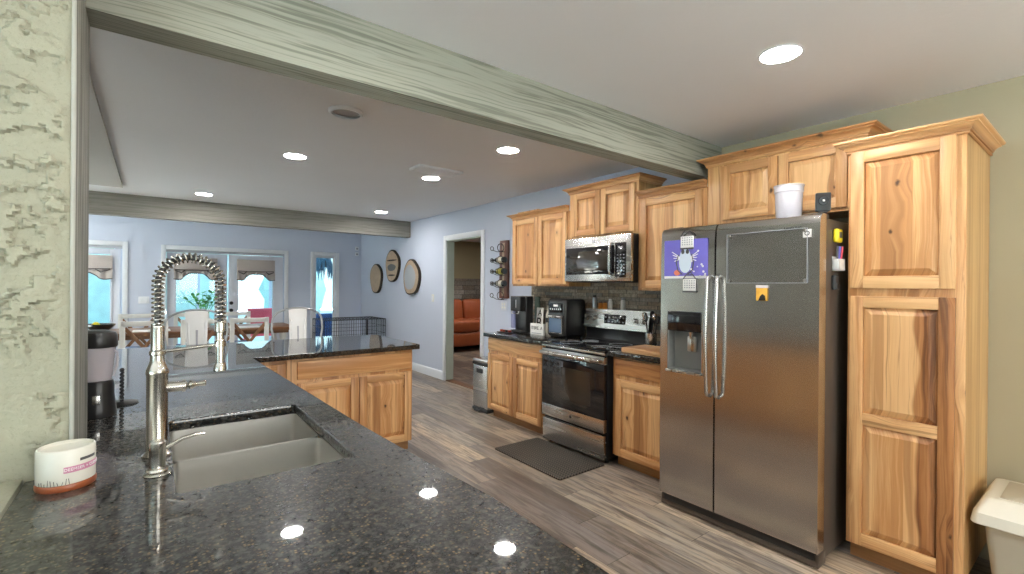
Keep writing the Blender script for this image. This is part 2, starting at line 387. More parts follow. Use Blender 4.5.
M['red'] = plain('red_plastic', (0.85, 0.10, 0.13), 0.5)
M['terracotta'] = plain('orange_spice', (0.55, 0.20, 0.03), 0.4)
M['reddark'] = plain('dark_red_gloss', (0.25, 0.035, 0.02), 0.3)
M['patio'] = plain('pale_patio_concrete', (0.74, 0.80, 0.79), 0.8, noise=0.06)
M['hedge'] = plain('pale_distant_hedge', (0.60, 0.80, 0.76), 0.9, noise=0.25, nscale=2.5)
M['bluecloth'] = plain('blue_patterned_cloth', (0.035, 0.075, 0.20), 0.8, noise=0.8, nscale=9)
M['fern'] = plain('blue_green_fern', (0.06, 0.15, 0.22), 0.8, noise=0.5, nscale=12)
M['bottle'] = plain('dark_wine_glass', (0.008, 0.010, 0.009), 0.06, spec=0.7)
M['winelabel'] = plain('cream_wine_label', (0.62, 0.58, 0.48), 0.6)
M['olivelabel'] = plain('olive_yellow_label', (0.42, 0.36, 0.05), 0.6)
M['shade'] = plain('blue_metal_window', (0.10, 0.16, 0.26), 0.12, spec=0.6)
def mat_pattern():
    g = NG('brown_woven_mat')
    tc = g.n('ShaderNodeTexCoord'); x, y, z = g.sep(tc.outputs['Object'])
    a = g.m('SINE', g.m('MULTIPLY', g.m('ADD', y, g.m('MULTIPLY', g.m('ABSOLUTE', g.m('SUBTRACT', g.m('FRACT', g.m('MULTIPLY', x, 16.0)), 0.5)), 0.06)), 270.0))
    s = g.m('SINE', g.m('MULTIPLY', x, 200.0))
    f = g.m('MULTIPLY', g.m('GREATER_THAN', a, 0.1), g.m('GREATER_THAN', s, -0.4))
    c = g.mix(f, (0.016, 0.013, 0.010), (0.10, 0.08, 0.058))
    b = g.bsdf(Base_Color=c, Roughness=0.7); g.bump(b, f, 0.4, 0.003)
    return g.mat
M['mat'] = mat_pattern()

# ---------------------------------------------------------------- mesh builder
class MB:
    def __init__(s): s.bm = bmesh.new(); s.mi = 0
    def _merge(s, b):
        for f in b.faces: f.material_index = s.mi
        me = bpy.data.meshes.new('t'); b.to_mesh(me); b.free()
        s.bm.from_mesh(me); bpy.data.meshes.remove(me); return s
    def box(s, x0, x1, y0, y1, z0, z1, bev=0.0, seg=2, mat=None):
        b = bmesh.new(); bmesh.ops.create_cube(b, size=1.0)
        for v in b.verts:
            v.co = Vector(((x0 + x1) / 2 + v.co.x * (x1 - x0), (y0 + y1) / 2 + v.co.y * (y1 - y0), (z0 + z1) / 2 + v.co.z * (z1 - z0)))
        if bev:
            bev = min(bev, abs(x1 - x0) * .49, abs(y1 - y0) * .49, abs(z1 - z0) * .49)
            bmesh.ops.bevel(b, geom=b.edges[:], offset=bev, segments=seg, profile=0.5, affect='EDGES')
        if mat: b.transform(mat)
        return s._merge(b)
    def cyl(s, p0, p1, r0, r1=None, seg=20, caps=True):
        r1 = r0 if r1 is None else r1
        return s.tube([p0, p1], [r0, r1], seg, caps)
    def tube(s, pts, r, seg=12, caps=True, closed=False):
        pts = [Vector(p) for p in pts]; n = len(pts)
        rs = r if isinstance(r, (list, tuple)) else [r] * n
        b = bmesh.new(); rings = []; prev = None
        for i, p in enumerate(pts):
            if closed: t = pts[(i + 1) % n] - pts[i - 1]
            elif i == 0: t = pts[1] - p
            elif i == n - 1: t = p - pts[-2]
            else: t = (pts[i + 1] - p).normalized() + (p - pts[i - 1]).normalized()
            if t.length < 1e-9: t = Vector((0, 0, 1))
            t.normalize()
            if prev is None:
                up = Vector((0, 0, 1)) if abs(t.z) < 0.9 else Vector((1, 0, 0))
                a = t.cross(up).normalized()
            else:
                a = (prev - t * prev.dot(t))
                a = a.normalized() if a.length > 1e-6 else t.orthogonal().normalized()
            prev = a; c = t.cross(a)
            rings.append([b.verts.new(p + (a * math.cos(k * 2 * math.pi / seg) + c * math.sin(k * 2 * math.pi / seg)) * max(rs[i], 1e-5)) for k in range(seg)])
        for i in range(n if closed else n - 1):
            A, B = rings[i], rings[(i + 1) % n]
            for k in range(seg): b.faces.new((A[k], A[(k + 1) % seg], B[(k + 1) % seg], B[k]))
        if caps and not closed:
            b.faces.new(rings[0][::-1]); b.faces.new(rings[-1])
        bmesh.ops.recalc_face_normals(b, faces=b.faces[:])
        return s._merge(b)
    def lathe(s, prof, c=(0, 0, 0), seg=32, sx=1.0, sy=1.0):
        b = bmesh.new(); rings = []
        for r, z in prof:
            rings.append([b.verts.new((c[0] + max(r, 1e-5) * sx * math.cos(k * 2 * math.pi / seg), c[1] + max(r, 1e-5) * sy * math.sin(k * 2 * math.pi / seg), c[2] + z)) for k in range(seg)])
        for A, B in zip(rings, rings[1:]):
            for k in range(seg): b.faces.new((A[k], A[(k + 1) % seg], B[(k + 1) % seg], B[k]))
        bmesh.ops.remove_doubles(b, verts=b.verts[:], dist=1e-4)
        bmesh.ops.recalc_face_normals(b, faces=b.faces[:])
        return s._merge(b)
    def prism(s, poly, z0, z1, axis='z', bev=0.0):
        # poly in the plane across the axis: z -> (x,y), x -> (y,z), y -> (x,z)
        def P(a, c, h): return {'z': (a, c, h), 'x': (h, a, c), 'y': (a, h, c)}[axis]
        b = bmesh.new()
        lo = [b.verts.new(P(a, c, z0)) for a, c in poly]; hi = [b.verts.new(P(a, c, z1)) for a, c in poly]
        b.faces.new(lo); b.faces.new(hi); n = len(poly)
        for i in range(n): b.faces.new((lo[i], lo[(i + 1) % n], hi[(i + 1) % n], hi[i]))
        bmesh.ops.recalc_face_normals(b, faces=b.faces[:])
        if bev: bmesh.ops.bevel(b, geom=b.edges[:], offset=bev, segments=2, profile=0.5, affect='EDGES')
        return s._merge(b)
    def frustum(s, x0, x1, z0, z1, ins, y0, y1):
        # raised panel: outer rectangle at depth y0, inner (inset) at depth y1, facing -y
        b = bmesh.new()
        o = [b.verts.new(p) for p in ((x0, y0, z0), (x1, y0, z0), (x1, y0, z1), (x0, y0, z1))]
        i = [b.verts.new(p) for p in ((x0 + ins, y1, z0 + ins), (x1 - ins, y1, z0 + ins), (x1 - ins, y1, z1 - ins), (x0 + ins, y1, z1 - ins))]
        k = [b.verts.new((v.co.x, y0 + 0.006, v.co.z)) for v in o]
        b.faces.new(i); b.faces.new(k[::-1])
        for q in range(4):
            b.faces.new((o[q], o[(q + 1) % 4], i[(q + 1) % 4], i[q])); b.faces.new((k[q], k[(q + 1) % 4], o[(q + 1) % 4], o[q]))
        bmesh.ops.recalc_face_normals(b, faces=b.faces[:])
        return s._merge(b)
    def sphere(s, c, r, seg=16, sc=(1, 1, 1)):
        b = bmesh.new(); bmesh.ops.create_uvsphere(b, u_segments=seg, v_segments=seg // 2, radius=r)
        for v in b.verts: v.co = Vector((c[0] + v.co.x * sc[0], c[1] + v.co.y * sc[1], c[2] + v.co.z * sc[2]))
        return s._merge(b)
    def poly(s, pts):
        b = bmesh.new(); b.faces.new([b.verts.new(p) for p in pts]); return s._merge(b)
    def mat(s, i): s.mi = i; return s
    def xf(s, m): s.bm.transform(m); return s
    def build(s, name, mats, parent=None, smooth=True, label=None):
        me = bpy.data.meshes.new(name); s.bm.to_mesh(me); s.bm.free()
        for m in (mats if isinstance(mats, (list, tuple)) else [mats]): me.materials.append(M[m])
        if smooth:
            for p in me.polygons: p.use_smooth = True
            try: me.set_sharp_from_angle(angle=math.radians(32))
            except Exception: pass
        o = bpy.data.objects.new(name, me); COL.objects.link(o)
        if parent: o.parent = parent
        if label: o['label'] = label
        return o

def tag(o, label, cat, group=None, kind=None):
    o['label'] = label; o['category'] = cat
    if group: o['group'] = group
    if kind: o['kind'] = kind
    return o
def thing(name, label, cat, loc=(0, 0, 0), rz=0.0, group=None):
    o = bpy.data.objects.new(name, None); COL.objects.link(o); o.empty_display_size = 0.1
    o.location = loc; o.rotation_euler = (0, 0, math.radians(rz))
    return tag(o, label, cat, group)
def structure(o): o['kind'] = 'structure'; return o
def sroot(name, loc=(0, 0, 0), rz=0.0):
    o = bpy.data.objects.new(name, None); COL.objects.link(o); o.location = loc; o.rotation_euler = (0, 0, math.radians(rz)); o['kind'] = 'structure'; return o
def dup(root, loc, rz=0.0, label=None, group=None):
    r = root.copy(); COL.objects.link(r); r.location = loc; r.rotation_euler = (0, 0, math.radians(rz))
    if label: r['label'] = label
    if group: r['group'] = group
    for ch in list(root.children):
        c = ch.copy(); COL.objects.link(c); c.parent = r
        for gch in list(ch.children):
            d = gch.copy(); COL.objects.link(d); d.parent = c
    return r
def lettering(name, s, size, mat, parent, m, depth=0.0008, label=None):
    cu = bpy.data.curves.new(name, 'FONT'); cu.body = s; cu.size = size; cu.extrude = depth; cu.align_x = 'CENTER'; cu.align_y = 'CENTER'
    t = bpy.data.objects.new(name, cu); COL.objects.link(t)
    bpy.context.view_layer.update()
    me = bpy.data.meshes.new_from_object(t.evaluated_get(bpy.context.evaluated_depsgraph_get()))
    bpy.data.objects.remove(t); me.transform(m); me.materials.clear(); me.materials.append(M[mat])
    o = bpy.data.objects.new(name, me); COL.objects.link(o)
    if parent: o.parent = parent
    return o
# text lying in the x-z plane, read from -y
TXT = Matrix.Rotation(math.radians(90), 4, 'X')
def T(x, y, z): return Matrix.Translation((x, y, z))
def arc(cx, cz, r, a0, a1, n, y=0.0): return [(cx + r * math.cos(math.radians(a0 + (a1 - a0) * i / n)), y, cz + r * math.sin(math.radians(a0 + (a1 - a0) * i / n))) for i in range(n + 1)]

# ---------------------------------------------------------------- room shell
CEIL = 2.51; XR = 3.50; YF = 9.80; XL = -4.0; YN = -3.0
structure(MB().box(XL - .1, 7.6, YN - .1, 10.0, -0.06, 0.0).build('floor', 'floor', smooth=False))
structure(MB().box(XL - .1, 7.6, YN - .1, 10.0, CEIL, CEIL + .08).build('ceiling', 'ceil', smooth=False))
structure(MB().box(-3.4, -0.262, 2.06, 6.78, CEIL - 0.03, CEIL).build('ceiling_soffit', 'soffit', smooth=False))
DY0, DY1, DZ = 5.235, 6.175, 2.095        # doorway opening in the right wall
b = MB(); b.box(XR, XR + .12, 1.97, DY0, 0, CEIL); b.box(XR, XR + .12, DY1, YF + .1, 0, CEIL); b.box(XR, XR + .12, DY0, DY1, DZ, CEIL)
structure(b.build('wall_right', 'blue', smooth=False))
structure(MB().box(XR, XR + .12, YN - .1, 1.97, 0, CEIL).build('wall_right_kitchen', 'olive', smooth=False))
LW = ((-2.7, -1.2), (-.9, .6), (7.1, 8.25), (8.45, 9.6))  # openings added in the unseen left wall to admit the sun
b = MB(); _e = [YN - .1] + [v for w_ in LW for v in w_] + [YF + .1]
for i in range(0, len(_e), 2): b.box(XL - .1, XL, _e[i], _e[i + 1], 0, CEIL)
for y0, y1 in LW: b.box(XL - .1, XL, y0, y1, 0, .2); b.box(XL - .1, XL, y0, y1, 2.15, CEIL)
structure(b.build('wall_left', 'greige', smooth=False))
structure(MB().box(-14, XL - .12, -8, 9.9, -.14, -.06).build('yard', 'patio', smooth=False))
# unseen near wall with two window openings added for fill light
b = MB()
for x0, x1 in ((XL, .3), (1.5, 1.8), (3.0, XR)): b.box(x0, x1, YN - .1, YN, 0, CEIL)
for x0, x1 in ((.3, 1.5), (1.8, 3.0)): b.box(x0, x1, YN - .1, YN, 0, .8); b.box(x0, x1, YN - .1, YN, 2.2, CEIL)
structure(b.build('wall_near', 'greige', smooth=False))
# far wall: openings for the left garden door, the pair of french doors and the narrow window
b = MB(); FX = [(-1.50, -.38, 0, 2.02), (.185, 2.01, 0, 2.0), (2.555, 2.975, .25, 2.01)]
edges = [XL] + [v for f in FX for v in f[:2]] + [XR]
for i in range(0, len(edges), 2): b.box(edges[i], edges[i + 1], YF, YF + .12, 0, CEIL)
for x0, x1, z0, z1 in FX:
    b.box(x0, x1, YF, YF + .12, z1, CEIL)
    if z0 > 0: b.box(x0, x1, YF, YF + .12, 0, z0)
structure(b.build('wall_far', 'blue', smooth=False))
# stucco wall on the left and the clad post that carries the beam
structure(MB().box(-.46, -.256, -.8, 1.70, 0, .922, .004).build('wall_stucco', 'stucco'))
from mathutils import noise as _ns
b = MB(); b.box(-.75, -.170, 1.712, 2.04, 0, CEIL)
_bm = bmesh.new(); _st = .005; _nx = int(.24 / _st); _nz = int((CEIL - .88) / _st); _rows = []
for k in range(_nz + 1):
    _row = []
    for i in range(_nx + 1):
        x = -.170 - i * _st; z = .88 + k * _st; p = Vector((x * 11, 3.1, z * 15))
        a = _ns.fractal(p, 0.7, 2.1, 6); q = _ns.noise(Vector((x * 5, 8.0, z * 7)))
        fl = _ns.fractal(Vector((x * 60, 1.0, z * 60)), 0.6, 2.0, 4)
        lift = min(1.0, max(0.0, (a - .02) / .10)) * min(1.0, max(0.0, (q + .22) / .25))
        edge = 1.0 if i > 2 else i / 3.0
        _row.append(_bm.verts.new((x, 1.712 - .001 - (.009 * lift + .0022 * fl + .002) * edge, z)))
    _rows.append(_row)
for A, B in zip(_rows, _rows[1:]):
    for i in range(_nx): _bm.faces.new((A[i], A[i + 1], B[i + 1], B[i]))
bmesh.ops.recalc_face_normals(_bm, faces=_bm.faces[:]); b._merge(_bm)
structure(b.build('wall_stucco_post', 'stucco', smooth=True))
structure(MB().box(-.171, -.1635, 1.715, 2.04, 0, CEIL, .002).build('trim_1', 'weathered'))
structure(MB().cyl((-.1685, 1.708, 0), (-.1685, 1.708, CEIL), .005, seg=10).build('trim_2', 'greige'))
structure(MB().box(-.166, XR, 1.908, 2.042, 2.25, CEIL).build('trim_3', 'beam', smooth=False))
structure(MB().box(-.60, -.166, 1.908, 2.042, 2.42, CEIL).build('trim_4', 'beam', smooth=False))
structure(MB().box(XL, XR, 7.43, 7.56, 2.243, CEIL).build('trim_5', 'beamgrey', smooth=False))
# baseboards
b = MB(); b.prism([(XR, 0), (XR - .016, 0), (XR - .016, .10), (XR - .006, .125), (XR, .13)], 4.60, DY0 - .07, axis='y'); b.prism([(XR, 0), (XR - .016, 0), (XR - .016, .10), (XR - .006, .125), (XR, .13)], DY1 + .07, YF, axis='y')
structure(b.build('baseboard_right', 'white'))
b = MB()
for x0, x1 in ((XL, -1.58), (-.30, .105), (2.085, XR - .02)): b.box(x0, x1, YF - .016, YF, 0, .13, .004)
structure(b.build('baseboard_far', 'white'))
# doorway casing
r = sroot('door_3')
b = MB(); b.box(XR - .02, XR, DY0 - .075, DY0, 0, DZ + .075, .004); b.box(XR - .02, XR, DY1, DY1 + .075, 0, DZ + .075, .004); b.box(XR - .02, XR, DY0, DY1, DZ, DZ + .075, .004)
b.build('door_casing', 'white', r)
MB().box(XR, XR + .12, DY0 - .001, DY0 + .012, 0, DZ).box(XR, XR + .12, DY1 - .012, DY1 + .001, 0, DZ).box(XR, XR + .12, DY0, DY1, DZ - .012, DZ).build('door_jamb', 'jamb', r)
MB().box(XR - .005, XR + .12, DY0, DY1, 0, .012, .004).build('threshold', 'brownwood', r)
# the room beyond the doorway
structure(MB().box(XR + .12, 7.5, 9.8, 9.9, 1.6, CEIL).build('wall_den', 'den', smooth=False))
structure(MB().box(XR + .12, 7.5, 9.75, 9.9, 0, 1.6).build('wall_den_stone', 'denstone', smooth=False))
structure(MB().box(7.4, 7.5, 3.4, 9.9, 0, CEIL).box(XR + .12, 7.5, 3.4, 3.5, 0, CEIL).build('wall_den_side', 'den', smooth=False))

# garden doors and windows in the far wall
def valance(parent, x0, x1, z1, z0, y):
    b = MB(); b.box(x0, x1, y - .03, y, z0 + .13, z1, .006)
    n = 26; w = x1 - x0
    cols = []
    for i in range(n + 1):
        t = i / n; x = x0 + w * t
        drop = .040 + .12 * abs(math.cos(t * math.pi)) ** 2.2 + .035 * math.sin(t * math.pi * 3) ** 2 * (0.5 if .2 < t < .8 else 1)
        cols.append((x, y - .035 - .012 * math.sin(t * 40), z0 + .13 - drop))
    bm_ = bmesh.new(); A = [bm_.verts.new((c[0], y - .012, z0 + .14)) for c in cols]; B = [bm_.verts.new((c[0], c[1], (c[2] + z0 + .14) / 2)) for c in cols]; C = [bm_.verts.new((c[0], c[1] + .01, c[2])) for c in cols]
    for i in range(n):
        bm_.faces.new((A[i], A[i + 1], B[i + 1], B[i])); bm_.faces.new((B[i], B[i + 1], C[i + 1], C[i]))
    b._merge(bm_)
    return b, cols
def glazed_leaf(parent, x0, x1, z1, gx0, gx1, gz0, gz1, y=YF + .03):
    lf = MB().box(x0, gx0, y, y + .045, .01, z1, .004).box(gx1, x1, y, y + .045, .01, z1, .004).box(gx0, gx1, y, y + .045, .01, gz0, .004).box(gx0, gx1, y, y + .045, gz1, z1, .004).build('door_leaf', 'doorwhite', parent)
    MB().box(gx0, gx1, y + .018, y + .026, gz0, gz1).build('glass_pane', 'glass', lf)
    fr = MB()
    for a in ((gx0 - .03, gx0, gz0 - .03, gz1 + .03), (gx1, gx1 + .03, gz0 - .03, gz1 + .03), (gx0, gx1, gz0 - .03, gz0), (gx0, gx1, gz1, gz1 + .03)):
        fr.box(a[0], a[1], y - .012, y, a[2], a[3], .004)
    fr.build('glazing_bead', 'doorwhite', lf)
    return lf
VG = 'valances on the garden doors'
def hang_valance(x0, x1, z1, z0, label, y=YF + .012):
    t = thing('valance', label, 'valance', ((x0 + x1) / 2, y, z0), 0, VG)
    b, cols = valance(t, x0 - (x0 + x1) / 2, x1 - (x0 + x1) / 2, z1 - z0, 0.0, 0)
    b.build('cloth', 'fabric', t)
    MB().tube([(c[0], c[1] + .008, c[2]) for c in cols], .008, 6).build('braid', 'braid', t)
    e = MB()
    for k in (-1, 1): e.tube([(k * (x1 - x0) * .47, -.045, .115), (k * (x1 - x0) * .33, -.05, .075), (k * (x1 - x0) * .25, -.045, .12)], [.006, .014, .005], 6)
    e.tube([(-(x1 - x0) * .47, -.034, .13), (-(x1 - x0) * .2, -.036, .124), ((x1 - x0) * .2, -.036, .124), ((x1 - x0) * .47, -.034, .13)], .006, 6)
    e.build('pleat', 'braid', t)
def casing(parent, x0, x1, z1, w=.07, z0=0.0):
    b = MB(); b.box(x0 - w, x0, YF - .02, YF, z0 - (w if z0 else 0), z1 + w, .004); b.box(x1, x1 + w, YF - .02, YF, z0 - (w if z0 else 0), z1 + w, .004); b.box(x0, x1, YF - .02, YF, z1, z1 + w, .004)
    if z0: b.box(x0, x1, YF - .02, YF, z0 - w, z0, .004)
    b.build('casing', 'white', parent)
r = sroot('door_1'); casing(r, -1.50, -.38, 2.02)
MB().box(-1.50, -.38, YF, YF + .03, 1.975, 2.02).build('head_track', 'slotgrey', r)
glazed_leaf(r, -1.49, -.40, 1.97, -1.30, -.53, .28, 1.88)
r = sroot('door_2'); casing(r, .185, 2.01, 2.0)
MB().box(.185, 2.01, YF, YF + .03, 1.955, 2.0).build('head_track', 'slotgrey', r)
l1 = glazed_leaf(r, .195, 1.075, 1.95, .325, .885, .28, 1.86)
l2 = glazed_leaf(r, 1.095, 2.0, 1.95, 1.25, 1.815, .28, 1.86)
for z in (1.08, .95): MB().cyl((1.135, YF + .03, z), (1.135, YF - .02, z), .028).sphere((1.135, YF - .03, z), .032).build('door_knob' if z < 1 else 'deadbolt', 'black', l2)
r = sroot('window_1'); casing(r, 2.555, 2.975, 2.01, .065, .25)
MB().box(2.555, 2.60, YF + .02, YF + .07, .25, 2.01, .004).box(2.93, 2.975, YF + .02, YF + .07, .25, 2.01, .004).box(2.60, 2.93, YF + .02, YF + .07, 1.96, 2.01, .004).box(2.60, 2.93, YF + .02, YF + .07, .25, .31, .004).build('window_frame', 'white', r)
MB().box(2.60, 2.93, YF + .04, YF + .048, .31, 1.96).build('glass_pane', 'glass', r)
hang_valance(-1.33, -.50, 1.86, 1.52, 'taupe linen valance on the garden door beside the stucco post')
hang_valance(.29, .92, 1.87, 1.53, 'taupe linen valance on the left leaf of the french doors, behind the faucet spring')
hang_valance(1.22, 1.845, 1.87, 1.53, 'taupe linen valance on the french door leaf beside the narrow window')
# unseen windows added in the near and left walls to let in fill light
for i, x in enumerate((.3, 1.8)):
    r = sroot('window_%d' % (2 + i))
    MB().box(x, x + .06, YN - .08, YN + .01, .8, 2.2).box(x + 1.14, x + 1.2, YN - .08, YN + .01, .8, 2.2).box(x, x + 1.2, YN - .08, YN + .01, 2.14, 2.2).box(x, x + 1.2, YN - .08, YN + .01, .8, .86).box(x + .06, x + 1.14, YN - .06, YN - .02, 1.47, 1.53).build('window_frame', 'white', r)
    MB().box(x + .06, x + 1.14, YN - .045, YN - .038, .86, 2.14).build('glass_pane', 'glass', r)
for i, (y0, y1) in enumerate(LW):
    r = sroot('window_%d' % (4 + i))
    MB().box(XL - .08, XL + .01, y0, y0 + .05, .2, 2.15).box(XL - .08, XL + .01, y1 - .05, y1, .2, 2.15).box(XL - .08, XL + .01, y0, y1, 2.10, 2.15).box(XL - .08, XL + .01, y0, y1, .2, .25).build('window_frame', 'white', r)
    MB().box(XL - .045, XL - .038, y0 + .05, y1 - .05, .25, 2.10).build('glass_pane', 'glass', r)
# tile splashback behind the range
structure(MB().box(XR - .012, XR, 1.90, 4.18, .914, 1.47).build('trim_6', 'splash', smooth=False))

# ---------------------------------------------------------------- cabinets
def door(parent, x0, x1, z0, z1, splits=(), sw=.058, th=.020, heart=False):
    b = MB()
    b.box(x0, x0 + sw, -th, 0, z0, z1, .004)
    b.mat(2 if heart else 0); b.box(x1 - sw, x1, -th, 0, z0, z1, .004)
    b.mat(1)
    rails = [(z0, z0 + sw + .004), (z1 - sw, z1)] + [(s - .03, s + .03) for s in splits]
    for a, c in rails: b.box(x0 + sw - .001, x1 - sw + .001, -th + .0005, 0, a, c, .003)
    d = b.build('door', ['wood', 'woodh', 'heart'], parent)
    zs = sorted([z0 + sw + .004] + [v for s in splits for v in (s - .03, s + .03)] + [z1 - sw])
    for i in range(0, len(zs), 2):
        MB().frustum(x0 + sw - .001, x1 - sw + .001, zs[i], zs[i + 1], .034, -.002, -.018).build('raised_panel', 'heart' if heart else 'panel', d, smooth=False)
    return d
def drawer(parent, x0, x1, z0, z1, m='woodh', th=.020):
    return MB().box(x0, x1, -th, 0, z0, z1, .007).build('drawer_front', m, parent)
def crown(parent, x0, x1, yf, yb, z0, h, out, left=True, right=True):
    prof = [(.002, 0), (.12 * out, 0), (.19 * out, .05 * h), (.19 * out, .13 * h), (.12 * out, .18 * h), (.12 * out, .24 * h), (.25 * out, .25 * h), (.28 * out, .36 * h), (.38 * out, .50 * h), (.55 * out, .62 * h), (.74 * out, .68 * h), (.74 * out, .76 * h), (.84 * out, .77 * h), (.95 * out, .82 * h), (out, .90 * h), (.98 * out, h), (0, h)]
    bm_ = bmesh.new(); rows = []
    for o, z in prof:
        pts = ([(x0 - o, yb)] if left else []) + [(x0 - (o if left else 0), yf - o), (x1 + (o if right else 0), yf - o)] + ([(x1 + o, yb)] if right else [])
        rows.append([bm_.verts.new((p[0], p[1], z0 + z)) for p in pts])
    rows.append(rows[0])
    for A, B in zip(rows, rows[1:]):
        for k in range(len(A) - 1): bm_.faces.new((A[k], A[k + 1], B[k + 1], B[k]))
    for k in (0, -1):
        try: bm_.faces.new([r_[k] for r_ in rows[:-1]])
        except ValueError: pass
    bmesh.ops.recalc_face_normals(bm_, faces=bm_.faces[:])
    b = MB(); b._merge(bm_)
    return b.build('crown_moulding', 'woodh', parent)
def cabinet(name, label, loc, rz, w, d, z0, z1, toe=0.0, doors=(), drawers=(), cr=None, top=False, group=None, splits=(), sides='veneer'):
    t = thing(name, label, 'cabinet', loc, rz, group)
    zb = z0 + toe
    b = MB(); b.box(0, .018, .02, d, zb, z1).box(w - .018, w, .02, d, zb, z1).box(.018, w - .018, d - .008, d, zb, z1).box(.018, w - .018, .02, d - .008, zb, zb + .018)
    if top: b.box(.018, w - .018, .02, d - .008, z1 - .018, z1)
    b.build('carcass', sides, t, smooth=False)
    MB().box(0, w, 0, .02, zb, z1, .002).build('face_frame', 'wood', t)
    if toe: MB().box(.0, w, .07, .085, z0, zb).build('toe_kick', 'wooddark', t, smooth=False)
    for q in doors: door(t, *q[:4], splits=splits)
    for q in drawers: drawer(t, *q)
    if cr: crown(t, 0, w, 0, d, *cr)
    return t

# right wall: local x runs towards the camera, local y into the wall
cabinet('base_cabinet', 'hickory base cabinet with wide drawer front, left of the range under the coffee maker', (2.92, 4.215, 0), -90, .905, .575, 0, .875, .095,
        doors=[(.010, .448, .10, .700), (.456, .895, .10, .700)], drawers=[(.010, .895, .735, .862)], group=None)
cabinet('base_cabinet', 'hickory base cabinet with one visible door between the range and the refrigerator', (2.92, 2.475, 0), -90, .57, .575, 0, .875, .095,
        doors=[(.035, .535, .10, .700)], drawers=[(.035, .535, .735, .862, 'hearth')])
cabinet('wall_cabinet', 'two-door hickory wall cabinet hung beside the wine rack', (3.19, 4.150, 0), -90, .890, .31, 1.425, 2.155,
        doors=[(.012, .440, 1.445, 2.148), (.450, .872, 1.445, 2.148)], cr=(2.152, .055, .055, True, False), top=True)
cabinet('wall_cabinet', 'short two-door hickory wall cabinet mounted above the microwave', (3.19, 3.255, 0), -90, .805, .31, 1.868, 2.305,
        doors=[(.055, .395, 1.89, 2.295), (.405, .775, 1.89, 2.295)], cr=(2.300, .056, .055), top=True)
cabinet('wall_cabinet', 'single-door hickory wall cabinet hung between microwave and refrigerator', (3.19, 2.448, 0), -90, .603, .31, 1.395, 2.155,
        doors=[(.028, .575, 1.415, 2.140)], cr=(2.150, .055, .055, False, False), top=True)
cabinet('wall_cabinet', 'two-door hickory wall cabinet above the refrigerator', (3.19, 1.842, 0), -90, .955, .31, 1.875, 2.292,
        doors=[(.115, .485, 1.895, 2.272), (.492, .865, 1.895, 2.272)], cr=(2.285, .062, .058), top=True)
# pantry
t = cabinet('pantry_cabinet', 'tall hickory pantry cabinet with two stacked doors, right of the refrigerator', (2.912, .888, 0), -90, .452, .585, 0, 2.135, .095,
        doors=[(.014, .420, 1.425, 2.128)], cr=(2.125, .062, .058), top=True)
door(t, .014, .420, .105, 1.385, splits=(.755,), heart=True)
o = MB().box(-.41, .41, -.012, .012, 0, .009, .002).build('wood_strip', 'wood'); tag(o, 'loose strip of wood trim lying on top of the cabinet beside the wine rack', 'wood strip')
o.location = (3.145, 3.83, 2.208); o.rotation_euler = (0, 0, math.radians(90)); o.scale = (.42, 1, 1)

# peninsula and sink run
cabinet('peninsula_cabinet', 'hickory peninsula cabinet with a wide drawer front above two doors', (.785, 3.72, 0), 0, .992, .60, 0, .875, .095,
        doors=[(.068, .520, .07 + .03, .690), (.535, .975, .10, .690)], drawers=[(.068, .975, .715, .855)])
cabinet('corner_cabinet', 'hickory corner cabinet beside the peninsula cabinet with a dark-edged door', (.60, 3.72, 0), 0, .183, .60, 0, .875, .095,
        doors=[(.020, .172, .10, .845)])
for i, (y0, w) in enumerate(((.33, .86), (1.20, 1.02), (2.23, 1.46))):
    cabinet('sink_base_cabinet', ['hickory base cabinet at the near end of the sink counter', 'hickory base cabinet under the double bowl sink', 'hickory base cabinet under the counter between sink and peninsula'][i], (.578, y0, 0), 90, w, .60, 0, .875, .095,
            doors=[(.02, w / 2 - .005, .10, .70), (w / 2 + .005, w - .02, .10, .70)], drawers=[(.02, w - .02, .735, .862)])
structure(MB().box(-.42, 1.75, 4.325, 4.36, 0, .874).build('wall_peninsula', 'blue', smooth=False))

# ---------------------------------------------------------------- granite tops
def worktop(name, label, outer, z0, z1, hole=None, bev=.005):
    bm_ = bmesh.new()
    def loop(pts, z): return [bm_.verts.new((p[0], p[1], z)) for p in pts]
    if hole is None:
        return tag(MB().prism(outer, z0, z1, bev=bev).build(name, 'granite'), label, 'countertop')
    cu = bpy.data.curves.new(name, 'CURVE'); cu.dimensions = '2D'; cu.fill_mode = 'BOTH'
    for pts in (outer, hole):
        sp = cu.splines.new('POLY'); sp.points.add(len(pts) - 1); sp.use_cyclic_u = True
        for i, p in enumerate(pts): sp.points[i].co = (p[0], p[1], 0, 1)
    cu.extrude = (z1 - z0) / 2 - .003; cu.bevel_depth = .003; cu.bevel_resolution = 1; cu.offset = -.003
    t_ = bpy.data.objects.new(name, cu); COL.objects.link(t_); bpy.context.view_layer.update()
    me = bpy.data.meshes.new_from_object(t_.evaluated_get(bpy.context.evaluated_depsgraph_get())); bpy.data.objects.remove(t_)
    me.transform(T(0, 0, (z0 + z1) / 2)); me.materials.clear(); me.materials.append(M['granite'])
    o = bpy.data.objects.new(name, me); COL.objects.link(o)
    return tag(o, label, 'countertop')
def rrect(x0, x1, y0, y1, r, n=5):
    pts = []
    for cx, cy, a in ((x1 - r, y1 - r, 0), (x0 + r, y1 - r, 90), (x0 + r, y0 + r, 180), (x1 - r, y0 + r, 270)):
        pts += [(cx + r * math.cos(math.radians(a + 90 * k / n)), cy + r * math.sin(math.radians(a + 90 * k / n))) for k in range(n + 1)]
    return pts
SX0, SX1, SY0, SY1 = .050, .482, 1.385, 2.130
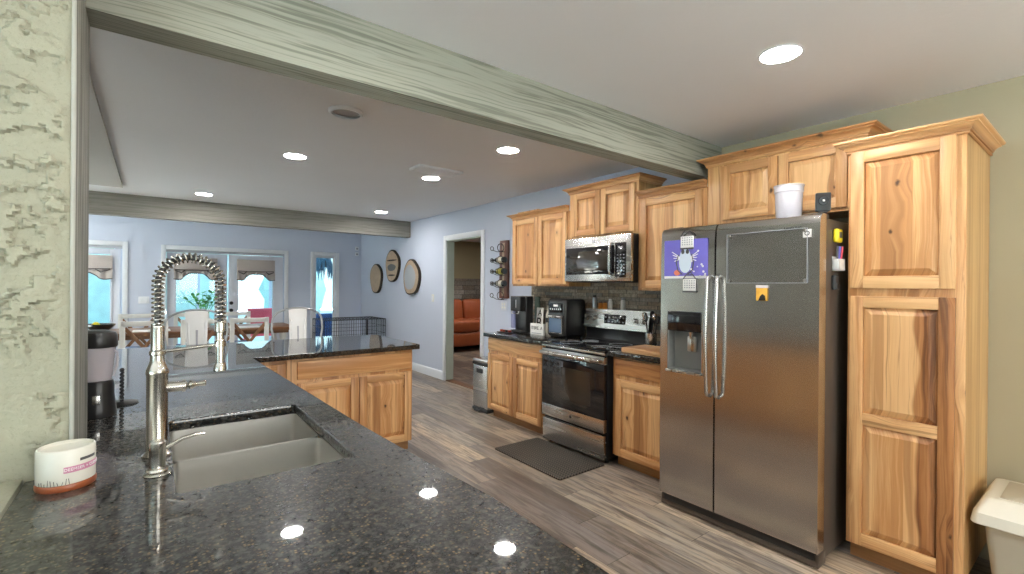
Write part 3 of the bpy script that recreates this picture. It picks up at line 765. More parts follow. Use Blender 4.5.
outer = [(.640, .32), (.655, .914), (.622, 1.39), (.606, 1.71), (.590, 2.27), (.562, 3.22), (.553, 3.645), (1.826, 3.680), (1.838, 3.70), (1.835, 4.66), (1.80, 4.70), (-.42, 4.72), (-.42, 2.046), (-.158, 2.046), (-.158, 1.697), (-.254, 1.697), (-.254, .32)]
worktop('granite_countertop', 'speckled black granite countertop that carries the sink and turns into the peninsula', outer, .876, .914, rrect(SX0, SX1, SY0, SY1, .018))
worktop('granite_countertop', 'speckled black granite countertop under the coffee maker, left of the range', [(2.868, 3.268), (3.487, 3.268), (3.487, 4.252), (2.868, 4.252)], .876, .914)
worktop('granite_countertop', 'speckled black granite countertop under the cutting board, right of the range', [(2.868, 1.892), (3.487, 1.892), (3.487, 2.492), (2.868, 2.492)], .876, .914)

# ---------------------------------------------------------------- sink
t = thing('kitchen_sink', 'double bowl brushed steel sink set under the black granite counter', 'sink', ((SX0 + SX1) / 2, (SY0 + SY1) / 2, .875))
hx, hy, yd = (SX1 - SX0) / 2, (SY1 - SY0) / 2, 1.757 - (SY0 + SY1) / 2
b = MB(); b.prism([(p[0], p[1]) for p in rrect(-hx - .02, hx + .02, hy + .001, hy + .02, .004)], -.004, 0); b.prism(rrect(-hx - .02, hx + .02, -hy - .02, -hy - .001, .004), -.004, 0)
b.prism(rrect(-hx - .02, -hx - .001, -hy, hy, .004), -.004, 0); b.prism(rrect(hx + .001, hx + .02, -hy, hy, .004), -.004, 0)
b.build('flange', 'sinksteel', t)
def bowl(y0, y1, zb=-.215):
    b_ = bmesh.new(); prev = None
    for ins, z in ((0, 0), (.003, -.12), (.006, zb + .02), (.024, zb)):
        ring = [b_.verts.new((p[0], p[1], z)) for p in rrect(-hx + ins, hx - ins, y0 + ins, y1 - ins, .022 + ins * .3)]
        if prev:
            for k in range(len(ring)): b_.faces.new((prev[k], prev[(k + 1) % len(ring)], ring[(k + 1) % len(ring)], ring[k]))
        prev = ring
    b_.faces.new(prev)
    bmesh.ops.recalc_face_normals(b_, faces=b_.faces[:]); bmesh.ops.reverse_faces(b_, faces=b_.faces[:])
    m_ = MB(); m_._merge(b_); o_ = m_.build('bowl', 'sinksteel', t)
    MB().lathe([(.052, .003), (.045, .0035), (.04, -.002), (.0, -.004)], (0, (y0 + y1) / 2, zb + .001)).build('drain', 'nickel', o_)
    return o_
bowl(yd + .008, hy); bowl(-hy, yd - .008)
MB().box(-hx + .001, hx - .001, yd - .008, yd + .008, -.030, -.003, .006, 3).build('divider', 'divider', t)

# ---------------------------------------------------------------- faucet
t = thing('kitchen_faucet', 'tall brushed nickel faucet with coiled spring neck behind the sink', 'faucet', (.014, 1.73, .914))
MB().lathe([(.0, 0), (.036, 0), (.036, .006), (.030, .012), (.0262, .02), (.0262, .238), (.0282, .242), (.0282, .252), (.0255, .258), (.019, .278), (.0175, .295), (.0208, .298), (.0208, .308), (.0172, .311), (.0172, .378), (.0155, .383), (.0, .383)], seg=40).build('faucet_body', 'nickel', t)
cx, rr, zc = .0785, .0785, .507
path = [(0, 0, .382 + (zc - .382) * i / 16) for i in range(16)] + arc(cx, zc, rr, 180, 0, 36) + [(2 * cx, 0, zc - .14 * i / 16) for i in range(1, 17)]
MB().tube(path, .0085, 12).build('hose', 'black', t)
# spring coil around the hose
P = [Vector(p) for p in path]; L = [0]
for a, c in zip(P, P[1:]): L.append(L[-1] + (c - a).length)
def along(s):
    for i in range(len(P) - 1):
        if s <= L[i + 1]:
            f = (s - L[i]) / (L[i + 1] - L[i]); return P[i].lerp(P[i + 1], f), (P[i + 1] - P[i]).normalized()
    return P[-1], (P[-1] - P[-2]).normalized()
turns = 40; N = turns * 14; pts = []
for k in range(N + 1):
    p, d = along(L[-1] * k / N); n1 = Vector((0, 1, 0)); n2 = d.cross(n1)
    a = 2 * math.pi * turns * k / N
    pts.append(p + (n1 * math.cos(a) + n2 * math.sin(a)) * .0142)
MB().tube(pts, .0026, 6).build('spring', 'nickel', t)
MB().lathe([(.0, .388), (.015, .388), (.0165, .378), (.0165, .358), (.011, .354), (.011, .332), (.0125, .330), (.0130, .326), (.0130, .262), (.015, .256), (.0185, .246), (.0185, .236), (.015, .232), (.0, .232)], (2 * cx, 0, 0), 28).build('spray_head', 'nickel', t)
MB().tube([(.015, 0, .305), (.08, 0, .310), (2 * cx - .012, 0, .316)], .0055, 10).lathe([(.016, -.008), (.016, .008)], (2 * cx, 0, .318), 20).build('docking_arm', 'nickel', t)
b = MB(); b.cyl((.02, 0, .198), (.060, 0, .198), .0155, seg=24).cyl((.060, 0, .198), (.068, 0, .198), .0185, seg=24).cyl((.068, 0, .198), (.074, 0, .198), .015, .009, 24)
b.tube([(.074, 0, .198), (.079, 0, .198), (.084, 0, .199), (.092, 0, .199), (.098, 0, .199), (.110, 0, .200), (.118, 0, .200), (.121, 0, .200)], [.007, .0125, .0135, .0095, .0065, .0085, .0095, .007], 16)
b.build('handle', 'nickel', t)
t = thing('soap_dispenser', 'short brushed nickel dispenser with a curved spout in front of the tall faucet', 'soap dispenser', (.014, 1.555, .914))
MB().lathe([(.0, 0), (.030, 0), (.031, .004), (.027, .008), (.022, .010), (.026, .014), (.024, .019), (.0185, .022), (.0175, .03), (.0185, .036), (.0185, .066), (.020, .069), (.020, .086), (.017, .090), (.0, .091)], seg=32).build('post', 'nickel', t)
MB().tube([(.012, 0, .066), (.03, 0, .074), (.055, 0, .086), (.085, 0, .092), (.105, 0, .091)], [.006, .0058, .0052, .0055, .0045], 12).build('spout', 'nickel', t)

# ---------------------------------------------------------------- counter objects on the left
t = thing('candle_jar', 'frosted white candle jar with mauve label standing against the stucco wall', 'candle', (-.168, 1.612, .914), 24)
MB().lathe([(.0, .0), (.056, .0), (.0575, .004), (.0575, .012), (.056, .016), (.0, .016)], seg=40).build('wax', 'amber', t)
MB().lathe([(.0555, .0165), (.0560, .022), (.0560, .094), (.054, .098), (.0515, .099), (.0515, .090), (.0, .088)], seg=48).build('jar', 'waxwhite', t)
def curved_label(parent, name, mat, a0, a1, z0, z1, R):
    b_ = bmesh.new(); n = 14
    A = [b_.verts.new((R * math.cos(math.radians(a0 + (a1 - a0) * i / n)), R * math.sin(math.radians(a0 + (a1 - a0) * i / n)), z0)) for i in range(n + 1)]
    B = [b_.verts.new((v.co.x, v.co.y, z1)) for v in A]
    for i in range(n): b_.faces.new((A[i], A[i + 1], B[i + 1], B[i]))
    m_ = MB(); m_._merge(b_); return m_.build(name, mat, parent)
curved_label(t, 'label_band', 'pink', -113, -15, .044, .059, .0564)
curved_label(t, 'label_bar', 'darkgrey', -82, -40, .068, .075, .0564)
def wrap_text(parent, name, s, size, mat, ang, z, R):
    o_ = lettering(name, s, size, mat, parent, TXT)
    me = o_.data
    for v in me.vertices:
        a = math.radians(ang) + v.co.x / R; r_ = R - v.co.y
        v.co = Vector((r_ * math.cos(a), r_ * math.sin(a), z + v.co.z))
    return o_
wrap_text(t, 'label_text', 'DEEMSER + CLEMENTI', .0098, 'labelwhite', -64, .0515, .0566)
b = MB(); rnd = random.Random(4)
for k in range(10):
    a = math.radians(-165 + k * 7); R = .0563; h = rnd.uniform(.006, .016)
    b.tube([(R * math.cos(a), R * math.sin(a), .017), (R * math.cos(a + rnd.uniform(-.05, .05)), R * math.sin(a), .017 + h)], .0007, 5)
b.build('grass_print', 'darkgrey', t)

t = thing('personal_blender', 'small black personal blender standing behind the stucco post', 'blender', (-.163, 2.38, .914))
MB().lathe([(.0, 0), (.056, 0), (.058, .006), (.056, .03), (.050, .085), (.050, .125), (.046, .135), (.0, .135)], seg=36).build('motor_base', 'black', t)
MB().lathe([(.040, .136), (.044, .16), (.050, .22), (.054, .262), (.0525, .262), (.0485, .22), (.0425, .16), (.0385, .137)], seg=36).build('jar', 'jar', t)
MB().lathe([(.0, .262), (.058, .262), (.060, .268), (.059, .305), (.054, .318), (.03, .326), (.0, .327)], seg=36).build('lid', 'black', t)
MB().tube([(.048, -.02, .25), (.06, -.025, .24), (.058, -.02, .19), (.047, -.015, .15)], .004, 8).build('handle', 'jar', t)
MB().lathe([(.0, .136), (.018, .137), (.012, .15), (.003, .165), (.0, .168)], seg=12).build('blade', 'red', t)
MB().box(-.012, .012, -.0535, -.048, .05, .085, .003).build('switch', 'steel', t)
t = thing('rod_stand', 'slim dark twisted metal rod on a flat base beside the blender', 'stand', (-.098, 2.56, .914))
b = MB(); pts = []
for k in range(60):
    a = k * .9; pts.append((.0035 * math.cos(a), .0035 * math.sin(a), .008 + k * .13 / 59))
b.tube(pts, .0055, 8).sphere((0, 0, .142), .009, 12).build('rod', 'wire', t)
MB().lathe([(0, 0), (.055, 0), (.056, .004), (.05, .008), (.012, .011), (0, .012)], seg=30).build('base', 'wire', t)

# ---------------------------------------------------------------- range
t = thing('electric_range', 'stainless electric range with black glass oven door between the base cabinets', 'range', (2.86, 3.258, 0), -90)
W = .756
MB().box(.004, W - .004, .03, .60, .03, .895, .004).build('body', 'black', t)
b = MB()
for x in (.05, W - .05):
    for y in (.08, .55): b.cyl((x, y, 0), (x, y, .032), .018, seg=12)
b.build('foot', 'blackmat', t)
MB().box(.012, W - .012, -.004, .03, .036, .232, .006).build('drawer', 'steel', t)
d = MB().box(.006, W - .006, -.012, .028, .255, .362, .005).build('oven_door', 'steel', t)
MB().box(.006, W - .006, -.012, .028, .363, .800, .004).build('door_glass', 'blackglass', d)
MB().box(.15, W - .15, -.0135, -.011, .44, .72, .001).build('window', 'ovenwin', d)
MB().box(.004, W - .004, -.012, .028, .801, .862, .005).build('door_top_rail', 'steel', d)
MB().tube([(.03, -.012, .832), (.03, -.052, .832), (.05, -.058, .832), (W - .05, -.058, .832), (W - .03, -.052, .832), (W - .03, -.012, .832)], .0145, 12).build('handle', 'handle', d)
MB().lathe([(0, 0), (.013, 0), (.013, .002), (0, .002)], seg=20).xf(T(W / 2, -.0125, .308) @ TXT).build('badge', 'darkgrey', d)
MB().box(0, W, -.012, .60, .896, .916, .006).build('cooktop', 'blackglass', t)
MB().box(.0, W, -.014, .004, .878, .897, .004).build('front_trim', 'steel', t)
for x, y, r in ((.20, .17, .105), (.56, .17, .085), (.20, .42, .075), (.56, .42, .10)):
    MB().tube([(x + r * math.cos(a * math.pi / 16), y + r * math.sin(a * math.pi / 16), .9163) for a in range(32)], .0012, 4, closed=True).build('burner_ring', 'slotgrey', t)
g = MB().prism([(.555, .915), (.575, .93), (.575, 1.03), (.545, 1.035), (.570, 1.205), (.618, 1.205), (.618, .915)], .0, W, axis='x', bev=.003).build('backguard', 'black', t)
# tilted steel fascia
MB().prism([(.539, 1.032), (.545, 1.030), (.573, 1.208), (.567, 1.210)], .0, W, axis='x').build('fascia', 'steel', g)
tilt = math.atan2(.028, .178)
mfas = T(W / 2, .5515, 1.12) @ Matrix.Rotation(-tilt, 4, 'X')
MB().box(-.125, .125, -.006, .003, -.042, .045, .004).xf(mfas).build('control_panel', 'blackglass', g)
dsp = lettering('clock', '10:41', .024, 'labelwhite', g, mfas @ T(0, -.0066, .018) @ TXT)
b = MB()
for i in range(6):
    for z in (-.022,): b.box(-.105 + i * .042 - .008, -.105 + i * .042 + .008, -.0068, -.0055, z - .005, z + .005)
for i in (0, 1, 4, 5): b.box(-.105 + i * .042 - .008, -.105 + i * .042 + .008, -.0068, -.0055, .010, .022)
b.xf(mfas).build('button', 'slotgrey', g)
for x in (-.335, -.255, .235, .315):
    k = MB().cyl((x, -.004, 0), (x, -.012, 0), .026, seg=24).cyl((x, -.012, 0), (x, -.034, 0), .021, .019, 24).box(x - .003, x + .003, -.037, -.03, -.018, .018, .002).xf(mfas).build('knob', 'handle', g)

# ---------------------------------------------------------------- microwave
t = thing('microwave', 'stainless over-the-range microwave mounted under the short wall cabinet', 'microwave', (3.10, 3.215, 1.466), -90)
W, H = .772, .398
MB().box(.003, W - .003, .022, .385, 0, H, .004).build('case', 'black', t)
d = MB().box(0, W, -.012, .022, .004, H, .006).build('door', 'steel', t)
MB().box(.022, .600, -.015, -.010, .066, H - .088, .003).build('door_window', 'blackglass', d)
MB().box(.075, .53, -.0158, -.0145, .10, H - .125, .001).build('viewing_screen', 'ovenwin', d)
p = MB().box(.606, W - .048, -.015, -.010, .036, H - .070, .003).build('control_panel', 'blackglass', t)
lettering('display', '10:41', .026, 'labelwhite', p, T(.668, -.0155, H - .110) @ TXT)
b = MB()
for i in range(3):
    for j in range(7): b.box(.636 + i * .032 - .007, .636 + i * .032 + .007, -.0158, -.0148, .062 + j * .027 - .004, .062 + j * .027 + .004)
b.build('button', 'slotgrey', p)
MB().tube([(.575, -.012, .060), (.575, -.040, .066), (.575, -.050, .10), (.575, -.052, .20), (.575, -.050, .285), (.575, -.040, .318), (.575, -.012, .324)], .0115, 12).build('handle', 'handle', d)
MB().box(.05, W - .05, .04, .34, -.004, .0, .001).build('vent_grille', 'wire', t)
MB().lathe([(0, 0), (.013, 0), (.013, .002), (0, .002)], seg=20).xf(T(W / 2 - .02, -.0125, H - .043) @ TXT).build('badge', 'slotgrey', d)

# ---------------------------------------------------------------- refrigerator
t = thing('refrigerator', 'side-by-side stainless refrigerator with water dispenser beside the tall pantry', 'refrigerator', (2.655, 1.852, 0), -90)
W = .922
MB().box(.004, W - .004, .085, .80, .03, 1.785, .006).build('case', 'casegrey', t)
def TOPARC(z1): return [(.002 + .042 * (1 - math.cos(math.radians(a))), z1 - .05 + .05 * math.sin(math.radians(a))) for a in range(0, 91, 9)]
def dprof(z0, z1): return [(.08, z0), (.004, z0), (0, z0 + .006), (-.003, z0 + .3), (-.004, (z0 + z1) / 2), (-.0035, z1 - .16), (-.001, z1 - .09)] + TOPARC(z1) + [(.08, z1)]
Z0, Z1 = .085, 1.803; DX0, DX1, DZ0, DZ1 = .052, .290, .892, 1.272
b = MB()
full = dprof(Z0, Z1)
b.prism(full, 0, DX0, axis='x'); b.prism(full, DX1, .368, axis='x')
b.prism([(.08, Z0), (.004, Z0), (0, Z0 + .006), (-.003, Z0 + .3), (-.004, DZ0), (.08, DZ0)], DX0, DX1, axis='x')
b.prism([(.08, DZ1), (-.004, DZ1), (-.0035, Z1 - .16), (-.001, Z1 - .09)] + TOPARC(Z1) + [(.08, Z1)], DX0, DX1, axis='x')
d1 = b.build('freezer_door', 'fridge', t)
d2 = MB().prism(full, .378, W, axis='x').build('door', 'fridge', t)
# dispenser
b = MB(); b.box(DX0, DX1, .068, .078, DZ0, DZ1).box(DX0, DX0 + .006, -.002, .07, DZ0, DZ1).box(DX1 - .006, DX1, -.002, .07, DZ0, DZ1).box(DX0, DX1, -.002, .07, DZ0, DZ0 + .012).box(DX0, DX1, -.002, .07, DZ1 - .01, DZ1)
dp = b.build('dispenser', 'dispgrey', d1, smooth=False)
MB().box(DX0 + .002, DX1 - .002, -.010, .06, 1.145, DZ1 - .002, .008).build('dispenser_panel', 'blackglass', d1)
b = MB(); b.cyl(((DX0 + DX1) / 2 + .03, .03, 1.145), ((DX0 + DX1) / 2 + .03, .03, 1.10), .018, .012, 16).box((DX0 + DX1) / 2, (DX0 + DX1) / 2 + .06, .03, .042, 1.02, 1.115, .006)
b.build('paddle', 'handle', d1)
MB().box(DX0 - .004, DX1 + .004, -.022, .07, DZ0 - .008, DZ0 + .008, .004).build('drip_tray', 'handle', d1)
for x, dd in ((.345, d1), (.402, d2)):
    s = -1 if dd is d1 else 1
    pts = [(x, 0, .775), (x, -.035, .785)] + [(x + s * .002, -.040 - .018 * math.sin(math.pi * k / 12), .80 + .67 * k / 12) for k in range(13)] + [(x, -.035, 1.485), (x, 0, 1.495)]
    MB().tube(pts, .0105, 12).build('handle', 'handle', dd)
MB().box(.01, W - .01, .02, .10, .035, .078, .006).build('toe_grille', 'black', t)
MB().box(.0, .03, .02, .11, .006, .075, .006).box(W - .03, W, .02, .11, .006, .075, .006).box(.0, W, .016, .03, .006, .036, .006).build('base_trim', 'casegrey', t)
for x in (.05, W - .05): MB().cyl((x, .15, 0), (x, .15, .035), .025, seg=14).build('foot', 'blackmat', t)
for x in (.06, W - .06): MB().box(x - .05, x + .05, .06, .15, 1.785, 1.812, .006).build('hinge_cover', 'casegrey', t)
lettering('maker_lettering', 'SAMSUNG', .019, 'darkgrey', d2, T(.795, -.0025, 1.735) @ TXT)

# fridge papers, magnets and gadgets: the door plane is X = 2.655
def on_door(label, name, cat, y, z, group=None): return thing(name, label, cat, (2.6496, y, z), -90, group)
t = on_door('child\'s purple paper picture with a white figure, held on the freezer door', 'drawing', 'drawing', 1.675, 1.60)
MB().box(-.150, .150, -.0022, -.0004, -.122, .122).build('sheet', 'purple', t, smooth=False)
b = MB(); b.prism([(.042 * math.cos(a * math.pi / 12) * (1 - .18 * math.sin(a * math.pi / 12)), -.005 + .082 * math.sin(a * math.pi / 12)) for a in range(24)], -.0032, -.0023, axis='y'); b.build('figure', 'paleblue', t, smooth=False)
b = MB(); b.prism([(-.016 + .011 * math.cos(a * math.pi / 8), .046 + .015 * math.sin(a * math.pi / 8)) for a in range(16)], -.0042, -.0033, axis='y'); b.prism([(.016 + .011 * math.cos(a * math.pi / 8), .046 + .015 * math.sin(a * math.pi / 8)) for a in range(16)], -.0042, -.0033, axis='y'); b.build('eye', 'darkgrey', t, smooth=False)
b = MB(); rnd = random.Random(9)
for k in range(16):
    x, z = rnd.uniform(.03, .145), rnd.uniform(-.115, .06); r_ = rnd.uniform(.004, .008)
    b.prism([(x + r_ * math.cos(a * math.pi / 4), z + r_ * math.sin(a * math.pi / 4)) for a in range(8)], -.0032, -.0023, axis='y')
for s in (-1, 1):
    for k in range(4):
        b.tube([(s * .038, -.0028, .0 + k * .004), (s * (.075 + k * .006), -.0028, -.012 + k * .02)], .0028, 6)
b.box(-.148, .148, -.0032, -.0023, -.121, -.106); b.build('snow_dot', 'paper', t, smooth=False)
MB().prism([(-.055 + .022 * math.cos(a * math.pi / 6), -.085 + .018 * math.sin(a * math.pi / 6)) for a in range(12)], -.0045, -.0033, axis='y').build('coral_patch', 'coral', t, smooth=False)
b = MB(); b.tube([(-.045, -.003, .03), (-.062, -.003, -.02), (-.05, -.003, -.07), (-.02, -.003, -.095)], .0035, 6).tube([(.045, -.003, .03), (.058, -.003, -.02), (.05, -.003, -.07), (.02, -.003, -.095)], .0035, 6); b.build('outline', 'darkgrey', t, smooth=False)
for i, (y, z, lb) in enumerate(((1.660, 1.720, 'house-shaped calendar magnet above the purple picture'), (1.642, 1.452, 'house-shaped calendar magnet on the lower edge of the purple picture'))):
    t = on_door(lb, 'calendar_magnet', 'magnet', y, z, 'house-shaped magnets on the freezer door')
    MB().box(-.044, .044, -.009, -.0045, -.052, .022, .001).build('calendar_sheet', 'paper', t)
    b = MB()
    for r_ in range(4):
        for c_ in range(5): b.box(-.034 + c_ * .016, -.026 + c_ * .016, -.0098, -.0088, -.034 + r_ * .014, -.027 + r_ * .014)
    b.build('day_print', 'slotgrey', t, smooth=False)
    MB().tube([(-.044, -.007, .022), (-.024, -.007, .048), (.024, -.007, .048), (.044, -.007, .022)], .0035, 6).box(-.046, .046, -.0095, -.004, -.060, -.050).tube([(-.02, -.007, .05), (-.012, -.007, .062), (.012, -.007, .062), (.02, -.007, .05)], .002, 6).build('roof_clip', 'darkgrey', t)
t = on_door('clear acrylic sheet fixed high on the right refrigerator door', 'acrylic_sheet', 'sheet', 1.194, 1.590)
MB().box(-.210, .210, -.0065, -.0035, -.140, .140, .001).build('sheet', 'clear', t)
b = MB()
for s in (-1, 1):
    b.box(s * .210 - .0015, s * .210 + .0015, -.0072, -.003, -.140, .140); b.box(-.21, .21, -.0072, -.003, s * .140 - .0015, s * .140 + .0015)
b.build('sheet_edge', 'slotgrey', t)
for x, z in ((-.198, .128), (.198, .128), (-.198, -.128), (.198, -.128)): MB().cyl((x, -.003, z), (x, -.010, z), .010, .008, 14).build('suction_dot', 'handle', t)
t = on_door('small orange photo magnet below the acrylic sheet', 'photo_magnet', 'magnet', 1.207, 1.392)
MB().box(-.030, .030, -.0065, -.0035, -.040, .036, .001).build('picture', 'orange', t)
MB().box(-.032, .034, -.0075, -.004, .030, .046, .002).build('caption_strip', 'labelwhite', t)
MB().prism([(-.018, -.039), (.022, -.039), (.018, -.012), (.004, -.002), (-.008, -.014)], -.0075, -.0064, axis='y').build('dark_figure', 'black', t)
t = on_door('small square white magnet with a ring near the top corner of the right door', 'square_magnet', 'magnet', .985, 1.703)
MB().box(-.020, .020, -.0065, -.0035, -.021, .021, .001).build('tile', 'paper', t)
MB().tube([(.010 * math.cos(a * math.pi / 8), -.0068, .010 * math.sin(a * math.pi / 8)) for a in range(16)], .0022, 6, closed=True).build('ring_print', 'darkgrey', t)
# on the side of the refrigerator (facing -Y at Y = 0.934)
SIDE = .933
t = thing('tape_measure', 'yellow magnetic timer high on the refrigerator side next to the pantry', 'timer', (2.862, SIDE, 1.70))
MB().box(-.034, .034, -.026, 0, -.036, .036, .010, 3).build('shell', 'yellow', t); MB().box(-.018, .018, -.0275, -.025, -.012, .020, .002).build('display', 'darkgrey', t)
t.name = 'kitchen_timer'
t = thing('pen_cup', 'white pen cup with pens clinging to the refrigerator side', 'pen cup', (2.862, SIDE, 1.515))
MB().box(-.042, .042, -.034, -.030, 0, .062, .001).box(-.042, .042, -.004, 0, 0, .075, .001).box(-.042, -.038, -.034, 0, 0, .062, .001).box(.038, .042, -.034, 0, 0, .062, .001).box(-.042, .042, -.034, 0, 0, .004, .001).build('cup', 'pot', t)
for i, (x, m_, lb) in enumerate(((-.022, 'darkgrey', 'dark pen leaning in the white pen cup'), (-.004, 'purple', 'purple pen standing in the white pen cup'), (.016, 'red', 'red pen standing in the white pen cup'))):
    q = tag(MB().cyl((0, 0, 0), (0, 0, .095), .0045, seg=10).cyl((0, 0, .095), (0, 0, .125), .0055, .0045, 10).build('pen', m_), lb, 'pen', 'pens in the cup')
    q.location = (2.862 + x, SIDE - .017, 1.520); q.rotation_euler = (.06, -.12 + i * .12, 0)
t = thing('bag_clip', 'black bag clip magnet under the pen cup on the refrigerator side', 'clip', (2.838, SIDE, 1.455))
MB().box(-.026, .026, -.022, 0, -.040, .040, .009, 3).build('grip', 'blackmat', t); MB().box(-.020, .020, -.027, -.019, -.036, -.008, .004).build('lever', 'black', t)

# on top of the refrigerator
t = thing('plastic_tub', 'milky plastic tub standing on top of the refrigerator', 'tub', (2.95, 1.198, 1.786))
MB().lathe([(.0, 0), (.062, 0), (.064, .004), (.072, .19), (.076, .195), (.076, .225), (.079, .228), (.079, .234), (.073, .234), (.069, .19), (.061, .006), (.0, .005)], seg=36).build('tub_wall', 'tubmilk', t)
MB().lathe([(.0, .008), (.058, .008), (.060, .035), (.0, .04)], seg=24).build('powder', 'paleblue', t)
t = thing('webcam', 'small black camera gadget standing on the refrigerator corner', 'camera', (2.765, .957, 1.814), -62)
MB().box(-.034, .034, -.014, .014, .008, .105, .006, 3).build('camera_body', 'black', t)
MB().cyl((0, -.012, .062), (0, -.020, .062), .024, .022, 24).cyl((0, -.020, .062), (0, -.0215, .062), .009, seg=16).build('lens', 'blackglass', t)
MB().sphere((0, -.0215, .062), .006, 10).build('lens_glint', 'paper', t)
MB().box(-.02, .02, -.02, .02, 0, .008, .002).build('stand', 'blackmat', t)

# ---------------------------------------------------------------- counter objects by the range
Z = .9145
t = thing('coffee_maker', 'tall black pod coffee maker with a clear water tank on the counter', 'coffee maker', (3.205, 4.205, Z), -90)
MB().box(.058, .25, .02, .125, 0, .40, .012, 3).build('housing', 'black', t)
MB().box(.065, .24, -.055, .03, .235, .395, .012, 3).build('brew_head', 'black', t)
MB().box(.065, .24, -.05, .03, 0, .028, .006).build('drip_tray', 'blackmat', t)
MB().box(.0, .056, .0, .17, .04, .385, .010).build('water_tank', 'tank', t)
MB().box(.0, .058, .0, .17, .385, .398, .004).build('tank_lid', 'black', t)
MB().box(.16, .172, -.0575, -.054, .27, .36, .002).build('chrome_strip', 'handle', t)
MB().tube([(.09, -.045, .24), (.09, -.055, .21), (.215, -.055, .21), (.215, -.045, .24)], .006, 8).build('handle', 'handle', t)
t = thing('pod_tray', 'low dark red and black tray lying in front of the coffee maker', 'tray', (3.06, 4.10, Z), -90)
MB().box(-.10, .10, -.05, .05, 0, .012, .004).build('tray', 'black', t)
for k in range(4): MB().lathe([(0, .012), (.018, .012), (.022, .03), (.020, .033), (0, .033)], (-.072 + k * .048, 0, 0), 16).build('pod', 'reddark' if k != 2 else 'black', t)
t = thing('word_sign', 'whitewashed wooden word sign with black lettering at the counter', 'sign', (3.215, 3.75, Z), -90)
MB().box(-.105, .105, -.012, .014, 0, .118, .003).build('block', 'paper', t)
lettering('sign_lettering', 'ITBRE. A', .050, 'black', t, T(0, -.0128, .070) @ TXT)
MB().box(-.08, .08, -.0128, -.0115, .014, .020).build('rule_line', 'slotgrey', t)
t = thing('letter_plaque', 'white plaque with a black letter B leaning on the tiles', 'plaque', (3.385, 3.93, Z), -90)
mm = Matrix.Rotation(math.radians(-6), 4, 'X')
MB().box(-.055, .055, -.006, .006, .0, .275, .003).xf(mm).build('board', 'paper', t)
lettering('letter', 'B', .165, 'black', t, mm @ T(0, -.0066, .10) @ TXT, .0006); lettering('letter', 'A', .10, 'black', t, mm @ T(.005, -.0066, .215) @ TXT, .0006)
t = thing('glass_storage_jar', 'tall green glass jar behind the letter plaque', 'jar', (3.452, 4.028, Z))
MB().lathe([(0, 0), (.03, 0), (.033, .01), (.033, .33), (.028, .35), (.028, .362), (.0, .362)], seg=24).build('glass', 'greenjar', t)
MB().lathe([(0, .362), (.031, .362), (.031, .392), (0, .394)], seg=24).build('lid', 'greenjar', t)
t = thing('cream_bottle', 'cream bottle with a black label left of the air fryer', 'bottle', (3.42, 3.80, Z))
MB().lathe([(0, 0), (.034, 0), (.036, .01), (.036, .20), (.016, .245), (.014, .30), (.0, .30)], seg=28).build('glass', 'winelabel', t)
MB().lathe([(0, .301), (.016, .301), (.016, .325), (0, .326)], seg=20).build('cap', 'darkgrey', t)
curved_label(t, 'label', 'black', 150, 290, .12, .17, .0365)
t = thing('air_fryer_oven', 'black air fryer oven with a square window left of the range', 'air fryer', (3.165, 3.545, Z), -90)
MB().box(0, .265, 0, .285, .012, .385, .030, 4).build('housing', 'black', t)
b = MB()
for x in (.03, .235):
    for y in (.04, .25): b.cyl((x, y, 0), (x, y, .014), .012, seg=10)
b.build('foot', 'blackmat', t)
d = MB().box(.022, .243, -.010, .004, .035, .235, .010).build('door', 'blackmat', t)
MB().box(.045, .220, -.0125, -.0095, .055, .195, .004).build('window', 'shade', d)
MB().tube([(.035, -.010, .215), (.035, -.034, .215), (.23, -.034, .215), (.23, -.010, .215)], .007, 8).build('handle', 'handle', d)
MB().tube([(.04, -.013, .05), (.04, -.013, .20), (.225, -.013, .20), (.225, -.013, .05)], .0025, 6, closed=True).build('window_frame', 'handle', d)
MB().box(.04, .225, -.006, .004, .255, .345, .010).build('control_panel', 'blackglass', t)
b = MB()
for k in range(6): b.cyl((.058 + k * .03, -.0062, .285), (.058 + k * .03, -.0075, .285), .008, seg=12)
b.build('button', 'handle', t)
MB().box(.10, .165, -.0075, -.0055, .31, .33, .002).build('display', 'labelwhite', t)
# on the backguard of the range
zb = 1.2115; gx = 3.447
def jar(name, label, cat, y, r, h, body, cap, capm, group='seasonings along the top of the range'):
    t_ = thing(name, label, cat, (gx, y, zb), 0, group)
    MB().lathe([(0, 0), (r * .95, 0), (r, .004), (r, h * .72), (r * .8, h * .8), (r * .75, h * .82), (0, h * .82)], seg=20).build('body', body, t_)
    MB().lathe([(0, h * .82), (r * .82, h * .82), (r * .8, h), (0, h + .001)], seg=20).build('lid', capm, t_)
    return t_
jar('oil_bottle', 'small clear oil bottle with a black pourer at the left end of the range top', 'bottle', 3.165, .020, .130, 'paleblue', 1, 'black')
jar('spice_jar', 'squat orange spice jar with dark lid on the range top', 'spice jar', 3.085, .022, .070, 'terracotta', 1, 'darkgrey')
jar('spice_jar', 'squat orange spice jar next to the white shaker on the range top', 'spice jar', 3.030, .022, .072, 'terracotta', 1, 'darkgrey')
jar('shaker', 'white shaker beside the orange spice jars on the range top', 'shaker', 2.965, .020, .098, 'pot', 1, 'pot')
jar('shaker', 'white shaker with grey cap standing right of the other white shaker', 'shaker', 2.812, .022, .112, 'pot', 1, 'slotgrey')
t = thing('utensil_crock', 'steel utensil crock between the range and the refrigerator', 'crock', (3.31, 2.405, Z))
MB().lathe([(0, 0), (.047, 0), (.049, .004), (.049, .125), (.046, .125), (.046, .006), (0, .005)], seg=32).build('crock_wall', 'steel', t)
rnd = random.Random(12)
